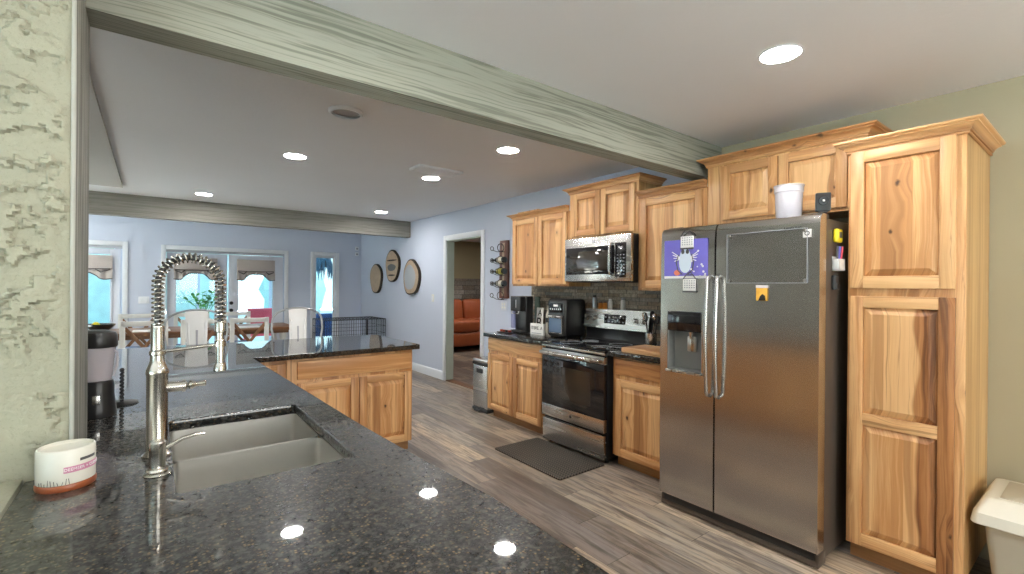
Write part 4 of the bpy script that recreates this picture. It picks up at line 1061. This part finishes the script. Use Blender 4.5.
for k in range(5):
    a = .4 + k * 2 * math.pi / 5; lean = .17; r0 = .018; h = rnd.uniform(.26, .30)
    dirv = Vector((math.cos(a) * lean * .8, math.sin(a) * lean, 1)).normalized(); p0 = Vector((math.cos(a) * r0, math.sin(a) * r0, .012))
    black = k % 2 == 0
    b = MB(); p1 = p0 + dirv * h * .72; p2 = p0 + dirv * h
    b.tube([p0, p0.lerp(p1, .5), p1], [.004, .0045, .004], 8)
    if k % 3 == 0: b.sphere(p2 - dirv * .01, .026, 14, (.9, .9, .5 + .7))
    elif k % 3 == 1: b.tube([p1, p1.lerp(p2, .2), p1.lerp(p2, .9), p2], [.004, .018, .022, .012], 10)
    else:
        for q in range(4):
            bb = q * math.pi / 4; w_ = Vector((math.cos(bb), math.sin(bb), 0)) * .02
            b.tube([p1, p1.lerp(p2, .5) + w_, p2, p1.lerp(p2, .5) - w_, p1], .0014, 5)
    lab = ['black ladle', 'steel spatula', 'black-handled whisk', 'steel spoon', 'black turner', 'steel whisk', 'black serving spoon', 'steel turner', 'black-handled small whisk'][k]
    o = b.build('utensil', 'black' if black else 'handle'); o.location = (3.31, 2.405, Z)
    tag(o, lab + ' standing in the steel utensil crock', 'utensil', 'utensils in the crock')
o = MB().box(0, .30, -.395, .0, 0, .040, .006).build('cutting_board', 'boardwood'); o.location = (2.905, 2.385, Z)
tag(o, 'thick maple cutting board on the counter beside the refrigerator', 'cutting board')

# ---------------------------------------------------------------- wine rack on the wall
t = thing('wine_rack', 'dark live-edge wood wine rack hung on the wall beside the doorway', 'wine rack', (3.498, 4.70, 1.27), -90)
bm_pts = [(-.085, 0), (.085, 0), (.080, .15), (.088, .30), (.078, .45), (.086, .60), (.082, .72), (-.078, .72), (-.088, .55), (-.080, .36), (-.090, .2)]
MB().prism(bm_pts, -.034, 0, axis='y', bev=.004).build('board', 'rackwood', t)
MB().prism([(-.030, .03), (.02, .03), (.012, .2), (.03, .36), (.018, .52), (.028, .69), (-.018, .69), (-.028, .5), (-.012, .34), (-.030, .18)], -.0365, -.033, axis='y').build('pale_inlay', 'slice', t)
WZ = (.185, .335, .475)
for i, z in enumerate((.035, .185, .335, .475, .625)):
    y_ = -.092
    MB().tube([(.02, -.034, z - .048), (.02, y_, z - .048), (-.06, y_, z - .046), (-.13, y_, z - .026), (-.165, y_, z - .024)], .0042, 8).build('hook_arm', 'wire', t)
    MB().tube([(-.165, y_ + .024 * math.sin(a * math.pi / 10), z - .024 * math.cos(a * math.pi / 10)) for a in range(20)], .0042, 6, closed=True).build('neck_ring', 'wire', t)
    MB().tube([(.02, y_ + .048 * math.sin(a * math.pi / 10), z - .048 * math.cos(a * math.pi / 10)) for a in range(20)], .0042, 6, closed=True).build('body_ring', 'wire', t)
RX = Matrix.Rotation(math.radians(-90), 4, 'Y')
for i, (z, lb, lm) in enumerate(((1.27 + .475, 'wine bottle in the topmost filled hook of the wall rack', 'winelabel'), (1.27 + .335, 'wine bottle with olive yellow label in the middle of the wall rack', 'olivelabel'), (1.27 + .185, 'wine bottle in the lowest filled hook of the wall rack', 'winelabel'))):
    t = thing('wine_bottle', lb, 'wine bottle', (3.406, 4.585, z), -90, 'bottles in the wall rack')
    MB().lathe([(0, 0), (.034, 0), (.037, .006), (.037, .15), (.034, .17), (.018, .20), (.0145, .21), (.0140, .275), (.0, .275)], seg=24).xf(RX).build('glass', 'bottle', t)
    MB().lathe([(.0374, .035), (.0374, .13)], seg=24).xf(RX).build('label', lm, t)
    MB().lathe([(.0152, .225), (.0158, .278), (0, .279)], seg=16).xf(RX).build('foil', 'blackmat', t)

# ---------------------------------------------------------------- wall plaques, switches, sensors
rnd = random.Random(3)
for i, (y, z, r, lb) in enumerate(((8.885, 1.555, .285, 'plain pale wood slice plaque, furthest from the doorway'), (8.10, 1.775, .290, 'wood slice plaque with a painted landscape, hung highest of the three'), (7.31, 1.557, .300, 'wood slice plaque with grey-blue painting, nearest the doorway'))):
    t = thing('wood_slice', lb, 'wall plaque', (3.498, y, z), -90, 'wood slices on the wall')
    pts = [(r * (1 + .03 * math.sin(3 * a + i) + .02 * math.sin(5 * a)) * math.cos(a), r * (1 + .03 * math.sin(3 * a + i) + .02 * math.sin(5 * a)) * math.sin(a)) for a in [k * math.pi / 20 for k in range(40)]]
    MB().prism(pts, -.045, 0, axis='y', bev=.004).build('bark', 'bark', t)
    MB().prism([(p[0] * .93, p[1] * .93) for p in pts], -.049, -.044, axis='y').build('wood_face', 'slice', t)
    if i == 1:
        MB().prism([(p[0] * .62 + .0, p[1] * .22 - .03) for p in pts], -.051, -.0488, axis='y').build('painted_hill', 'darkgrey', t)
        b = MB(); b.prism([(p[0] * .78, p[1] * .05 + .10) for p in pts], -.0508, -.0488, axis='y'); b.prism([(p[0] * .55, p[1] * .05 - .17) for p in pts], -.0508, -.0488, axis='y'); b.build('painted_line', 'bark', t)
    if i == 2:
        MB().prism([(p[0] * .70 - .03, p[1] * .70) for p in pts], -.051, -.0488, axis='y').build('painted_patch', 'slotgrey', t)
def plate(label, x, y, z, rz, n=1):
    t_ = thing('light_switch', label, 'light switch', (x, y, z), rz)
    w = .036 * n + .0
    MB().box(-w, w, -.006, 0, -.058, .058, .003).build('plate', 'offwhite' if rz else 'white', t_)
    for k in range(n): MB().box(-w + .022 + k * .072, -w + .050 + k * .072, -.010, -.005, -.033, .033, .003).build('rocker', 'white', t_)
plate('white light switch on the blue-grey wall left of the doorway', 3.499, 6.60, 1.228, -90)
t = thing('wall_outlet', 'white double outlet plate on the wall under the wine rack', 'outlet', (3.499, 4.73, 1.175), -90)
MB().box(-.058, .058, -.006, 0, -.058, .058, .003).build('plate', 'doorwhite', t)
for x in (-.023, .023):
    for z in (-.02, .02): MB().cyl((x, -.005, z), (x, -.008, z), .014, seg=14).build('socket', 'offwhite', t)
plate('double white light switch between the garden door and the french doors', -.105, 9.799, 1.147, 0, 2)
for z, lb in ((2.185, 'small white alarm sensor high in the far corner'), (2.07, 'small white alarm sensor below the other sensor in the far corner')):
    t = thing('alarm_sensor', lb, 'sensor', (3.40, 9.799, z), 0)
    MB().box(-.035, .035, -.03, 0, -.040, .040, .008).build('shell', 'white', t); MB().box(-.02, .02, -.032, -.028, -.024, .012, .003).build('lens', 'slotgrey', t)

# ---------------------------------------------------------------- floor objects
o = MB().prism(rrect(-.25, .25, -.415, .415, .02), 0, .012, bev=.004).build('floor_mat', 'mat'); o.location = (2.622, 2.92, .0005)
tag(o, 'brown woven floor mat lying in front of the range', 'mat')
t = thing('step_trash_can', 'narrow stainless step trash can at the end of the base cabinets', 'trash can', (2.955, 4.600, 0), -90)
MB().box(.004, .30, .004, .26, .035, .525, .018, 3).build('bin_body', 'steel', t)
MB().box(.0, .304, .0, .264, .0, .036, .010).build('base', 'blackmat', t)
MB().box(.0, .304, .0, .264, .525, .552, .006).build('rim', 'blackmat', t)
MB().box(.0, .304, .0, .264, .552, .592, .014, 3).build('lid', 'steel', t)
MB().box(.09, .21, -.004, .006, .435, .485, .004).build('handle', 'black', t)
MB().box(.10, .20, -.04, .01, .008, .022, .004).build('pedal', 'blackmat', t)
t = thing('pet_food_bin', 'beige lidded plastic bin on the floor beside the pantry', 'bin', (2.955, .418, 0), -90)
def loft(secs, m_, name, parent):
    b_ = bmesh.new(); prev = None; first = None
    for (x0, x1, y0, y1, z, r_) in secs:
        ring = [b_.verts.new((p[0], p[1], z)) for p in rrect(x0, x1, y0, y1, r_)]
        if prev:
            for k in range(len(ring)): b_.faces.new((prev[k], prev[(k + 1) % len(ring)], ring[(k + 1) % len(ring)], ring[k]))
        else: first = ring
        prev = ring
    b_.faces.new(prev); b_.faces.new(first[::-1]); bmesh.ops.recalc_face_normals(b_, faces=b_.faces[:])
    m2 = MB(); m2._merge(b_); return m2.build(name, m_, parent)
loft([(.07, .41, .06, .38, 0, .03), (.035, .445, .02, .42, .385, .03)], 'beigedark', 'bin_body', t)
l_ = loft([(.0, .48, -.02, .455, .375, .03), (-.004, .484, -.024, .459, .380, .03), (.004, .476, -.016, .45, .425, .03), (.03, .45, .05, .42, .478, .02), (.04, .44, .06, .41, .483, .02)], 'beige', 'lid', t)
MB().box(.08, .40, .09, .38, .482, .486, .002).build('lid_inset', 'beigedark', l_)
MB().box(.19, .29, -.034, -.016, .385, .415, .005).build('latch', 'beige', l_)

# ---------------------------------------------------------------- ceiling fittings
LG = 'recessed ceiling lights'
def downlight(x, y, label, r=.087):
    t_ = thing('recessed_light', label, 'ceiling light', (x, y, CEIL), 0, LG)
    MB().lathe([(r * .95, -.003), (r * .97, -.006), (r, -.005), (r + .008, -.0005), (r * .95, -.0005)], seg=36).build('trim_ring', 'white', t_)
    MB().lathe([(0, -.0035), (r * .95, -.003), (r * .95, -.001), (0, -.001)], seg=36).build('lens', 'lamp', t_)
downlight(2.31, .98, 'lit recessed ceiling light above the refrigerator, nearer than the beam')
downlight(2.253, 3.006, 'lit recessed ceiling light just beyond the beam, above the range')
downlight(2.234, 4.277, 'lit recessed ceiling light next to the ceiling vent')
downlight(2.696, 6.734, 'lit recessed ceiling light near the far beam, above the three wood slices')
downlight(.956, 4.285, 'lit recessed ceiling light above the peninsula, beyond the round speaker')
downlight(.494, 6.80, 'lit recessed ceiling light near the far beam, left of all the others')
for x, y, lb in ((.55, .98, 'recessed ceiling light over the sink end of the counter, behind the viewer'), (2.3, -1.2, 'recessed ceiling light in the front room near the right wall'), (.5, -1.2, 'recessed ceiling light in the front room near the middle'), (-1.4, 3.2, 'recessed ceiling light over the left of the dining side'), (-1.6, 6.2, 'recessed ceiling light over the left end of the dining table'), (-1.3, 8.75, 'recessed ceiling light beyond the far beam, by the garden door'), (-2.8, 8.75, 'recessed ceiling light beyond the far beam, in the left corner'), (5.0, 8.3, 'recessed ceiling light in the room beyond the doorway, nearest the sofa'), (6.4, 7.6, 'recessed ceiling light in the room beyond the doorway, deep inside')):
    downlight(x, y, lb)  # out-of-view lamps added as fill, not part of the visible set
t = thing('ceiling_speaker', 'round white speaker set in the ceiling before the beam lights', 'ceiling speaker', (.958, 2.974, CEIL))
MB().lathe([(.084, -.022), (.094, -.024), (.104, -.014), (.104, 0), (.084, 0)], seg=36).build('rim', 'white', t)
MB().lathe([(0, -.004), (.084, -.005), (.084, -.002), (0, -.002)], seg=36).build('grille', 'spkgrey', t)
t = thing('ceiling_vent', 'rectangular white air vent in the ceiling beside a recessed light', 'vent', (2.12, 3.95, CEIL), 0)
b = MB(); b.box(-.23, .23, -.11, -.085, -.024, 0, .004).box(-.23, .23, .085, .11, -.024, 0, .004).box(-.23, -.205, -.085, .085, -.024, 0, .004).box(.205, .23, -.085, .085, -.024, 0, .004); b.build('frame', 'white', t)
MB().box(-.205, .205, -.085, .085, -.0015, -.0005).build('duct', 'darkgrey', t)  # flat dark sheet standing in for the shade behind the slats
for k in range(7): MB().box(-.205, .205, -.0025, .0025, -.009, .009, .001).xf(T(0, -.072 + k * .024, -.013) @ Matrix.Rotation(.7, 4, 'X')).build('slat', 'white', t)

# ---------------------------------------------------------------- dining side
def bar_stool(label, x, y, src=None):
    t_ = thing('bar_stool', label, 'bar stool', (x, y, 0), 0, 'white metal bar stools at the peninsula')
    MB().prism(rrect(-.19, .19, -.19, .17, .05), .655, .685, bev=.008).build('seat', 'tolix', t_)
    for sx in (-1, 1):
        for sy in (-1, 1): MB().tube([(sx * .165, sy * .155, .66), (sx * .225, sy * .21, .0)], [.020, .014], 10).build('leg', 'tolix', t_)
    MB().tube([(-.205, -.193, .24), (.205, -.193, .24), (.205, .193, .24), (-.205, .193, .24)], .010, 8, closed=True).build('foot_rail', 'tolix', t_)
    pts = [(-.175, .12, .67), (-.215, .165, .80), (-.245, .185, .97), (-.238, .192, 1.06)]
    pts += [(.238 * math.cos(math.radians(180 - 180 * k / 14)) , .195, 1.06 + .120 * math.sin(math.radians(180 * k / 14))) for k in range(1, 14)]
    pts += [(.238, .192, 1.06), (.245, .185, .97), (.215, .165, .80), (.175, .12, .67)]
    MB().tube(pts, .0105, 10).build('back_frame', 'stoolgrey', t_)
    b_ = MB(); b_.prism([(-.072, .0), (.072, .0), (.090, .51), (-.090, .51)], -.004, .004, axis='y')
    for x_ in (-.055, .055): b_.prism([(x_ - .006, .03), (x_ + .006, .03), (x_ * 1.2 + .006, .40), (x_ * 1.2 - .006, .40)], -.009, .009, axis='y', bev=.003)
    b_.xf(T(0, .155, .665) @ Matrix.Rotation(-.075, 4, 'X')).build('splat', 'tolix', t_)
    MB().prism([(-.007, .10), (.007, .10), (.009, .33), (-.009, .33)], -.006, .006, axis='y').xf(T(0, .155, .665) @ Matrix.Rotation(-.075, 4, 'X')).build('splat_slot', 'slotgrey', t_)
    return t_
s0 = bar_stool('white metal bar stool with arched back, seen through the faucet arch', .33, 5.02)
dup(s0, (1.20, 5.02, 0), 0, 'white metal bar stool with arched back in front of the narrow window side')

t = thing('dining_table', 'long dining table with brown wood top and white legs in front of the french doors', 'dining table', (.52, 8.05, 0))
MB().box(-1.22, 1.22, -.46, .46, .745, .79, .006).build('tabletop', 'brownwood', t)
MB().box(-1.12, 1.12, -.38, -.355, .70, .745).box(-1.12, 1.12, .355, .38, .70, .745).box(-1.12, -1.095, -.38, .38, .70, .745).box(1.095, 1.12, -.38, .38, .70, .745).build('apron', 'brownwood', t)
for sx in (-1, 1):
    for sy in (-1, 1): MB().lathe([(0, 0), (.030, 0), (.034, .04), (.028, .08), (.042, .30), (.045, .55), (.032, .60), (.045, .63), (.045, .70), (0, .70)], (sx * 1.05, sy * .32, 0), 20).build('leg', 'chairwhite', t)
CG = 'cross-back chairs at the dining table'
def cross_chair(label, x, y, rz):
    t_ = thing('dining_chair', label, 'dining chair', (x, y, 0), rz, CG)
    MB().prism(rrect(-.22, .22, -.20, .22, .03), .44, .465, bev=.006).build('seat', 'chairwhite', t_)
    MB().prism(rrect(-.20, .20, -.17, .20, .03), .465, .492, bev=.008).build('seat_pad', 'seatblue', t_)
    for sx in (-1, 1):
        MB().tube([(sx * .19, .19, .44), (sx * .195, .20, 0)], [.020, .016], 8).build('leg', 'chairwhite', t_)
        MB().box(-.027, .027, -.018, .018, 0, .97, .005).xf(T(sx * .205, -.195, 0)).build('back_post', 'chairwhite', t_)
    MB().box(-.225, .225, -.213, -.177, .905, .965, .006).build('top_rail', 'chairwhite', t_)
    MB().box(-.185, .185, -.207, -.183, .37, .40, .004).build('lower_rail', 'chairwhite', t_)
    for s in (-1, 1):
        a = Vector((-s * .185, -.195, .89)); c = Vector((s * .185, -.195, .40)); d_ = c - a
        m_ = Matrix.Translation((a + c) / 2 + Vector((0, s * .005, 0))) @ Matrix.Rotation(-math.atan2(d_.z, d_.x), 4, 'Y')
        MB().box(-d_.length / 2, d_.length / 2, -.008, .008, -.020, .020, .003).xf(m_).build('cross_slat', 'crossbrown', t_)
    return t_
c0 = cross_chair('white cross-back chair on the near side of the table, left of the faucet', -.07, 7.38, 0)
dup(c0, (.52, 7.38, 0), 0, 'white cross-back chair on the near side of the table, behind the arched bar stool back')
dup(c0, (1.05, 7.38, 0), 0, 'white cross-back chair on the near side of the table, right of the faucet')
dup(c0, (-.16, 8.72, 0), 180, 'white cross-back chair on the window side of the table, left of the faucet')
dup(c0, (.50, 8.72, 0), 180, 'white cross-back chair on the window side of the table, behind the plant')
dup(c0, (1.08, 8.72, 0), 180, 'white cross-back chair on the window side of the table, right of the faucet')
t = thing('potted_plant', 'leafy green plant in a white pot on the dining table', 'plant', (.60, 8.08, .79))
MB().lathe([(0, 0), (.06, 0), (.075, .02), (.085, .13), (.078, .135), (.07, .12), (0, .11)], seg=28).build('pot', 'pot', t)
rnd = random.Random(21); st = MB(); lf = MB()
for k in range(13):
    a = k * 2.399; sp = rnd.uniform(.06, .24); h = rnd.uniform(.26, .52) - sp * .4
    base = Vector((0, 0, .11)); tip = Vector((math.cos(a) * sp, math.sin(a) * sp, .11 + h)); mid = base.lerp(tip, .5) + Vector((0, 0, .05))
    st.tube([base, mid, tip], [.005, .004, .002], 6)
    for q in range(7):
        p = mid.lerp(tip, q / 6); ang = a + (1 if q % 2 else -1) * rnd.uniform(.6, 1.3); Lf = rnd.uniform(.07, .11)
        dv = Vector((math.cos(ang), math.sin(ang), rnd.uniform(.1, .7))).normalized(); sd = dv.cross(Vector((0, 0, 1))).normalized() * Lf * .22
        lf.poly([p, p + dv * Lf * .35 + sd, p + dv * Lf * .75 + sd * .8, p + dv * Lf, p + dv * Lf * .75 - sd * .8, p + dv * Lf * .35 - sd])
st.build('stem', 'leaf', t); lf.build('leaves', 'leaf', t)
t = thing('serving_bowl', 'dark wide bowl on the dining table, seen above the blender lid', 'bowl', (-.52, 7.92, .79))
MB().lathe([(0, 0), (.06, 0), (.065, .01), (.15, .09), (.155, .11), (.148, .11), (.06, .02), (0, .018)], seg=32).build('bowl_wall', 'black', t)
t = tag(MB().sphere((0, 0, 0), .042, 16, (1, 1, 1)).build('lemon', 'yellow'), 'yellow lemon lying in the dark bowl', 'lemon'); t.location = (-.56, 7.90, .885)
o = MB().prism(rrect(-.20, .20, -.15, .15, .02), 0, .008, bev=.003).build('placemat', 'paper'); o.location = (.0, 7.86, .7905); tag(o, 'white placemat on the table left of the faucet', 'placemat')
o = MB().prism(rrect(-.20, .20, -.15, .15, .02), 0, .008, bev=.003).build('placemat', 'paper'); o.location = (1.08, 7.86, .7905); tag(o, 'white placemat on the table right of the faucet', 'placemat')
# dog crate
t = thing('dog_crate', 'black wire dog crate standing in the far corner by the wall', 'dog crate', (2.90, 8.72, 0))
def grid(x0, x1, z0, z1, nx, nz, m_, name):
    b_ = MB()
    for i in range(nx + 1): xx = x0 + (x1 - x0) * i / nx; q = .004 if i in (0, nx) else .0022; b_.box(xx - q, xx + q, -q, q, z0, z1)
    for i in range(nz + 1): zz = z0 + (z1 - z0) * i / nz; q = .005 if i in (0, nz) else .0026; b_.box(x0, x1, -q, q, zz - q, zz + q)
    b_.xf(m_).build(name, 'wire', t, smooth=False)
RZ90 = Matrix.Rotation(math.radians(90), 4, 'Z')
grid(-.55, .55, .02, .80, 26, 6, T(0, -.36, 0), 'wire_panel'); grid(-.55, .55, .02, .80, 26, 6, T(0, .36, 0), 'wire_panel')
grid(-.36, .36, .02, .80, 16, 6, T(-.55, 0, 0) @ RZ90, 'wire_panel'); grid(-.36, .36, .02, .80, 16, 6, T(.55, 0, 0) @ RZ90, 'wire_panel')
grid(-.55, .55, -.36, .36, 16, 5, T(0, 0, .80) @ Matrix.Rotation(math.radians(90), 4, 'X'), 'wire_panel')
MB().box(-.55, .55, -.36, .36, .0, .03, .006).build('tray', 'blackmat', t)
MB().box(.18, .22, -.372, -.36, .02, .80).build('latch_bar', 'wire', t)

# ---------------------------------------------------------------- sofa in the room beyond
t = thing('leather_sofa', 'orange-brown leather sofa seen through the doorway', 'sofa', (5.75, 9.15, 0))
MB().box(-1.25, 1.25, -.55, .45, .12, .42, .05, 3).build('base', 'leather', t)
for k in (-1, 1): MB().box(k * .52 - .51, k * .52 + .51, -.56, .15, .42, .68, .07, 4).build('seat_cushion', 'leather', t)
for k in (-1, 1): MB().box(k * .52 - .51, k * .52 + .51, -.11, .11, 0, .52, .09, 4).xf(T(0, .22, .60) @ Matrix.Rotation(-.18, 4, 'X')).build('back_cushion', 'leather', t)
for k in (-1, 1): MB().box(k * 1.20 - .13, k * 1.20 + .13, -.55, .45, .12, .74, .08, 4).build('armrest', 'leather', t)
for sx in (-1, 1):
    for sy in (-.45, .38): MB().cyl((sx * 1.12, sy, 0), (sx * 1.12, sy, .13), .025, .032, 12).build('foot', 'black', t)

# ---------------------------------------------------------------- outside
structure(MB().box(-14, 16, 9.96, 30, -.14, -.06).build('terrace', 'patio', smooth=False))
# tall unseen block added beside the terrace to keep the sun off it
structure(MB().box(-10, -5.2, 9.97, 30, -.06, 16).build('wall_wing', 'greige', smooth=False))
b = MB(); rnd = random.Random(5)
def blobby(mb, cx, cy, cz, rx, ry, rz_, seed):
    bm_ = bmesh.new(); bmesh.ops.create_icosphere(bm_, subdivisions=3, radius=1.0); r_ = random.Random(seed); ph = [r_.uniform(0, 6) for _ in range(6)]
    for v in bm_.verts:
        f = 1 + .12 * math.sin(5 * v.co.x + ph[0]) * math.sin(6 * v.co.z + ph[1]) + .08 * math.sin(9 * v.co.y + ph[2]) + .06 * math.sin(13 * v.co.x + 11 * v.co.z + ph[3])
        v.co = Vector((cx + v.co.x * rx * f, cy + v.co.y * ry * f, cz + v.co.z * rz_ * f))
    mb._merge(bm_)
for k, (x, y, h) in enumerate(((-1.6, 20.6, 1.7), (1.4, 20.2, 2.2), (4.6, 20.7, 1.6), (7.8, 20.2, 2.2))):
    m_ = MB(); blobby(m_, 0, 0, h * .9, 1.15, 0.9, h, k + 2)
    o = m_.build('garden_bush', 'hedge'); o.location = (x, y, -.06 - h * .1)
    tag(o, 'pale green bush far outside, ' + ['behind the garden door by the post', 'behind the left french door leaf', 'behind the narrow window', 'at the far right of the terrace'][k], 'bush', 'bushes beyond the terrace')
for k, (x, lb) in enumerate(((.85, 'thin white porch post outside the left french door leaf'), (2.35, 'thin white porch post outside the right french door leaf'))):
    o = MB().box(-.03, .03, -.03, .03, -.06, 2.8, .004).build('porch_post', 'doorwhite'); o.location = (x, 13.0, 0); tag(o, lb, 'porch post', 'porch posts on the terrace')
t = thing('patio_chair', 'red patio chair standing outside the right french door leaf', 'patio chair', (1.83, 11.4, -.06))
MB().box(-.26, .26, -.05, .05, .40, .98, .03, 3).xf(T(0, -.25, 0) @ Matrix.Rotation(.10, 4, 'X')).build('backrest', 'red', t)
MB().box(-.27, .27, -.28, .26, .38, .44, .02).build('seat', 'red', t)
for sx in (-1, 1):
    for sy in (-.24, .22): MB().cyl((sx * .23, sy, 0), (sx * .23, sy, .40), .018, seg=10).build('leg', 'red', t)
t = thing('hanging_fern', 'blue-green hanging plant outside the narrow window', 'hanging plant', (2.92, 10.5, 2.08))
MB().lathe([(0, -.28), (.10, -.27), (.13, -.16), (.12, -.14), (0, -.16)], seg=20).build('basket', 'bark', t)
b = MB(); rnd = random.Random(8)
for k in range(70):
    a = rnd.uniform(0, 6.28); L_ = rnd.uniform(.16, .36); pts = [Vector((math.cos(a) * .05, math.sin(a) * .05, -.15)), Vector((math.cos(a) * .14, math.sin(a) * .14, -.10 + rnd.uniform(-.04, .05))), Vector((math.cos(a) * .19, math.sin(a) * .19, -.15 - L_ * .6)), Vector((math.cos(a) * .17, math.sin(a) * .17, -.15 - L_ * 1.2))]
    b.tube(pts, [.006, .02, .016, .003], 4)
b.build('fronds', 'fern', t)
MB().tube([(0, 0, -.14), (0, 0, .49)], .004, 6).build('hanger', 'wire', t)
structure(MB().box(-.5, 4.2, 10.44, 10.56, 2.565, 2.70, .004).build('porch_beam', 'doorwhite'))
for x in (-.45, 4.15): structure(MB().box(x - .05, x + .05, 10.45, 10.55, -.06, 2.565, .004).build('porch_beam_post', 'doorwhite'))
t = thing('patterned_lounger', 'dark blue patterned patio chair outside the narrow window', 'patio chair', (3.10, 10.9, -.06))
MB().box(-.34, .34, -.06, .06, .38, .84, .04, 3).build('backrest', 'bluecloth', t); MB().box(-.34, .34, -.06, .55, .34, .46, .04, 3).build('seat', 'bluecloth', t)
for sx in (-1, 1):
    for sy in (0, .5): MB().cyl((sx * .3, sy, 0), (sx * .3, sy, .36), .02, seg=10).build('leg', 'wire', t)
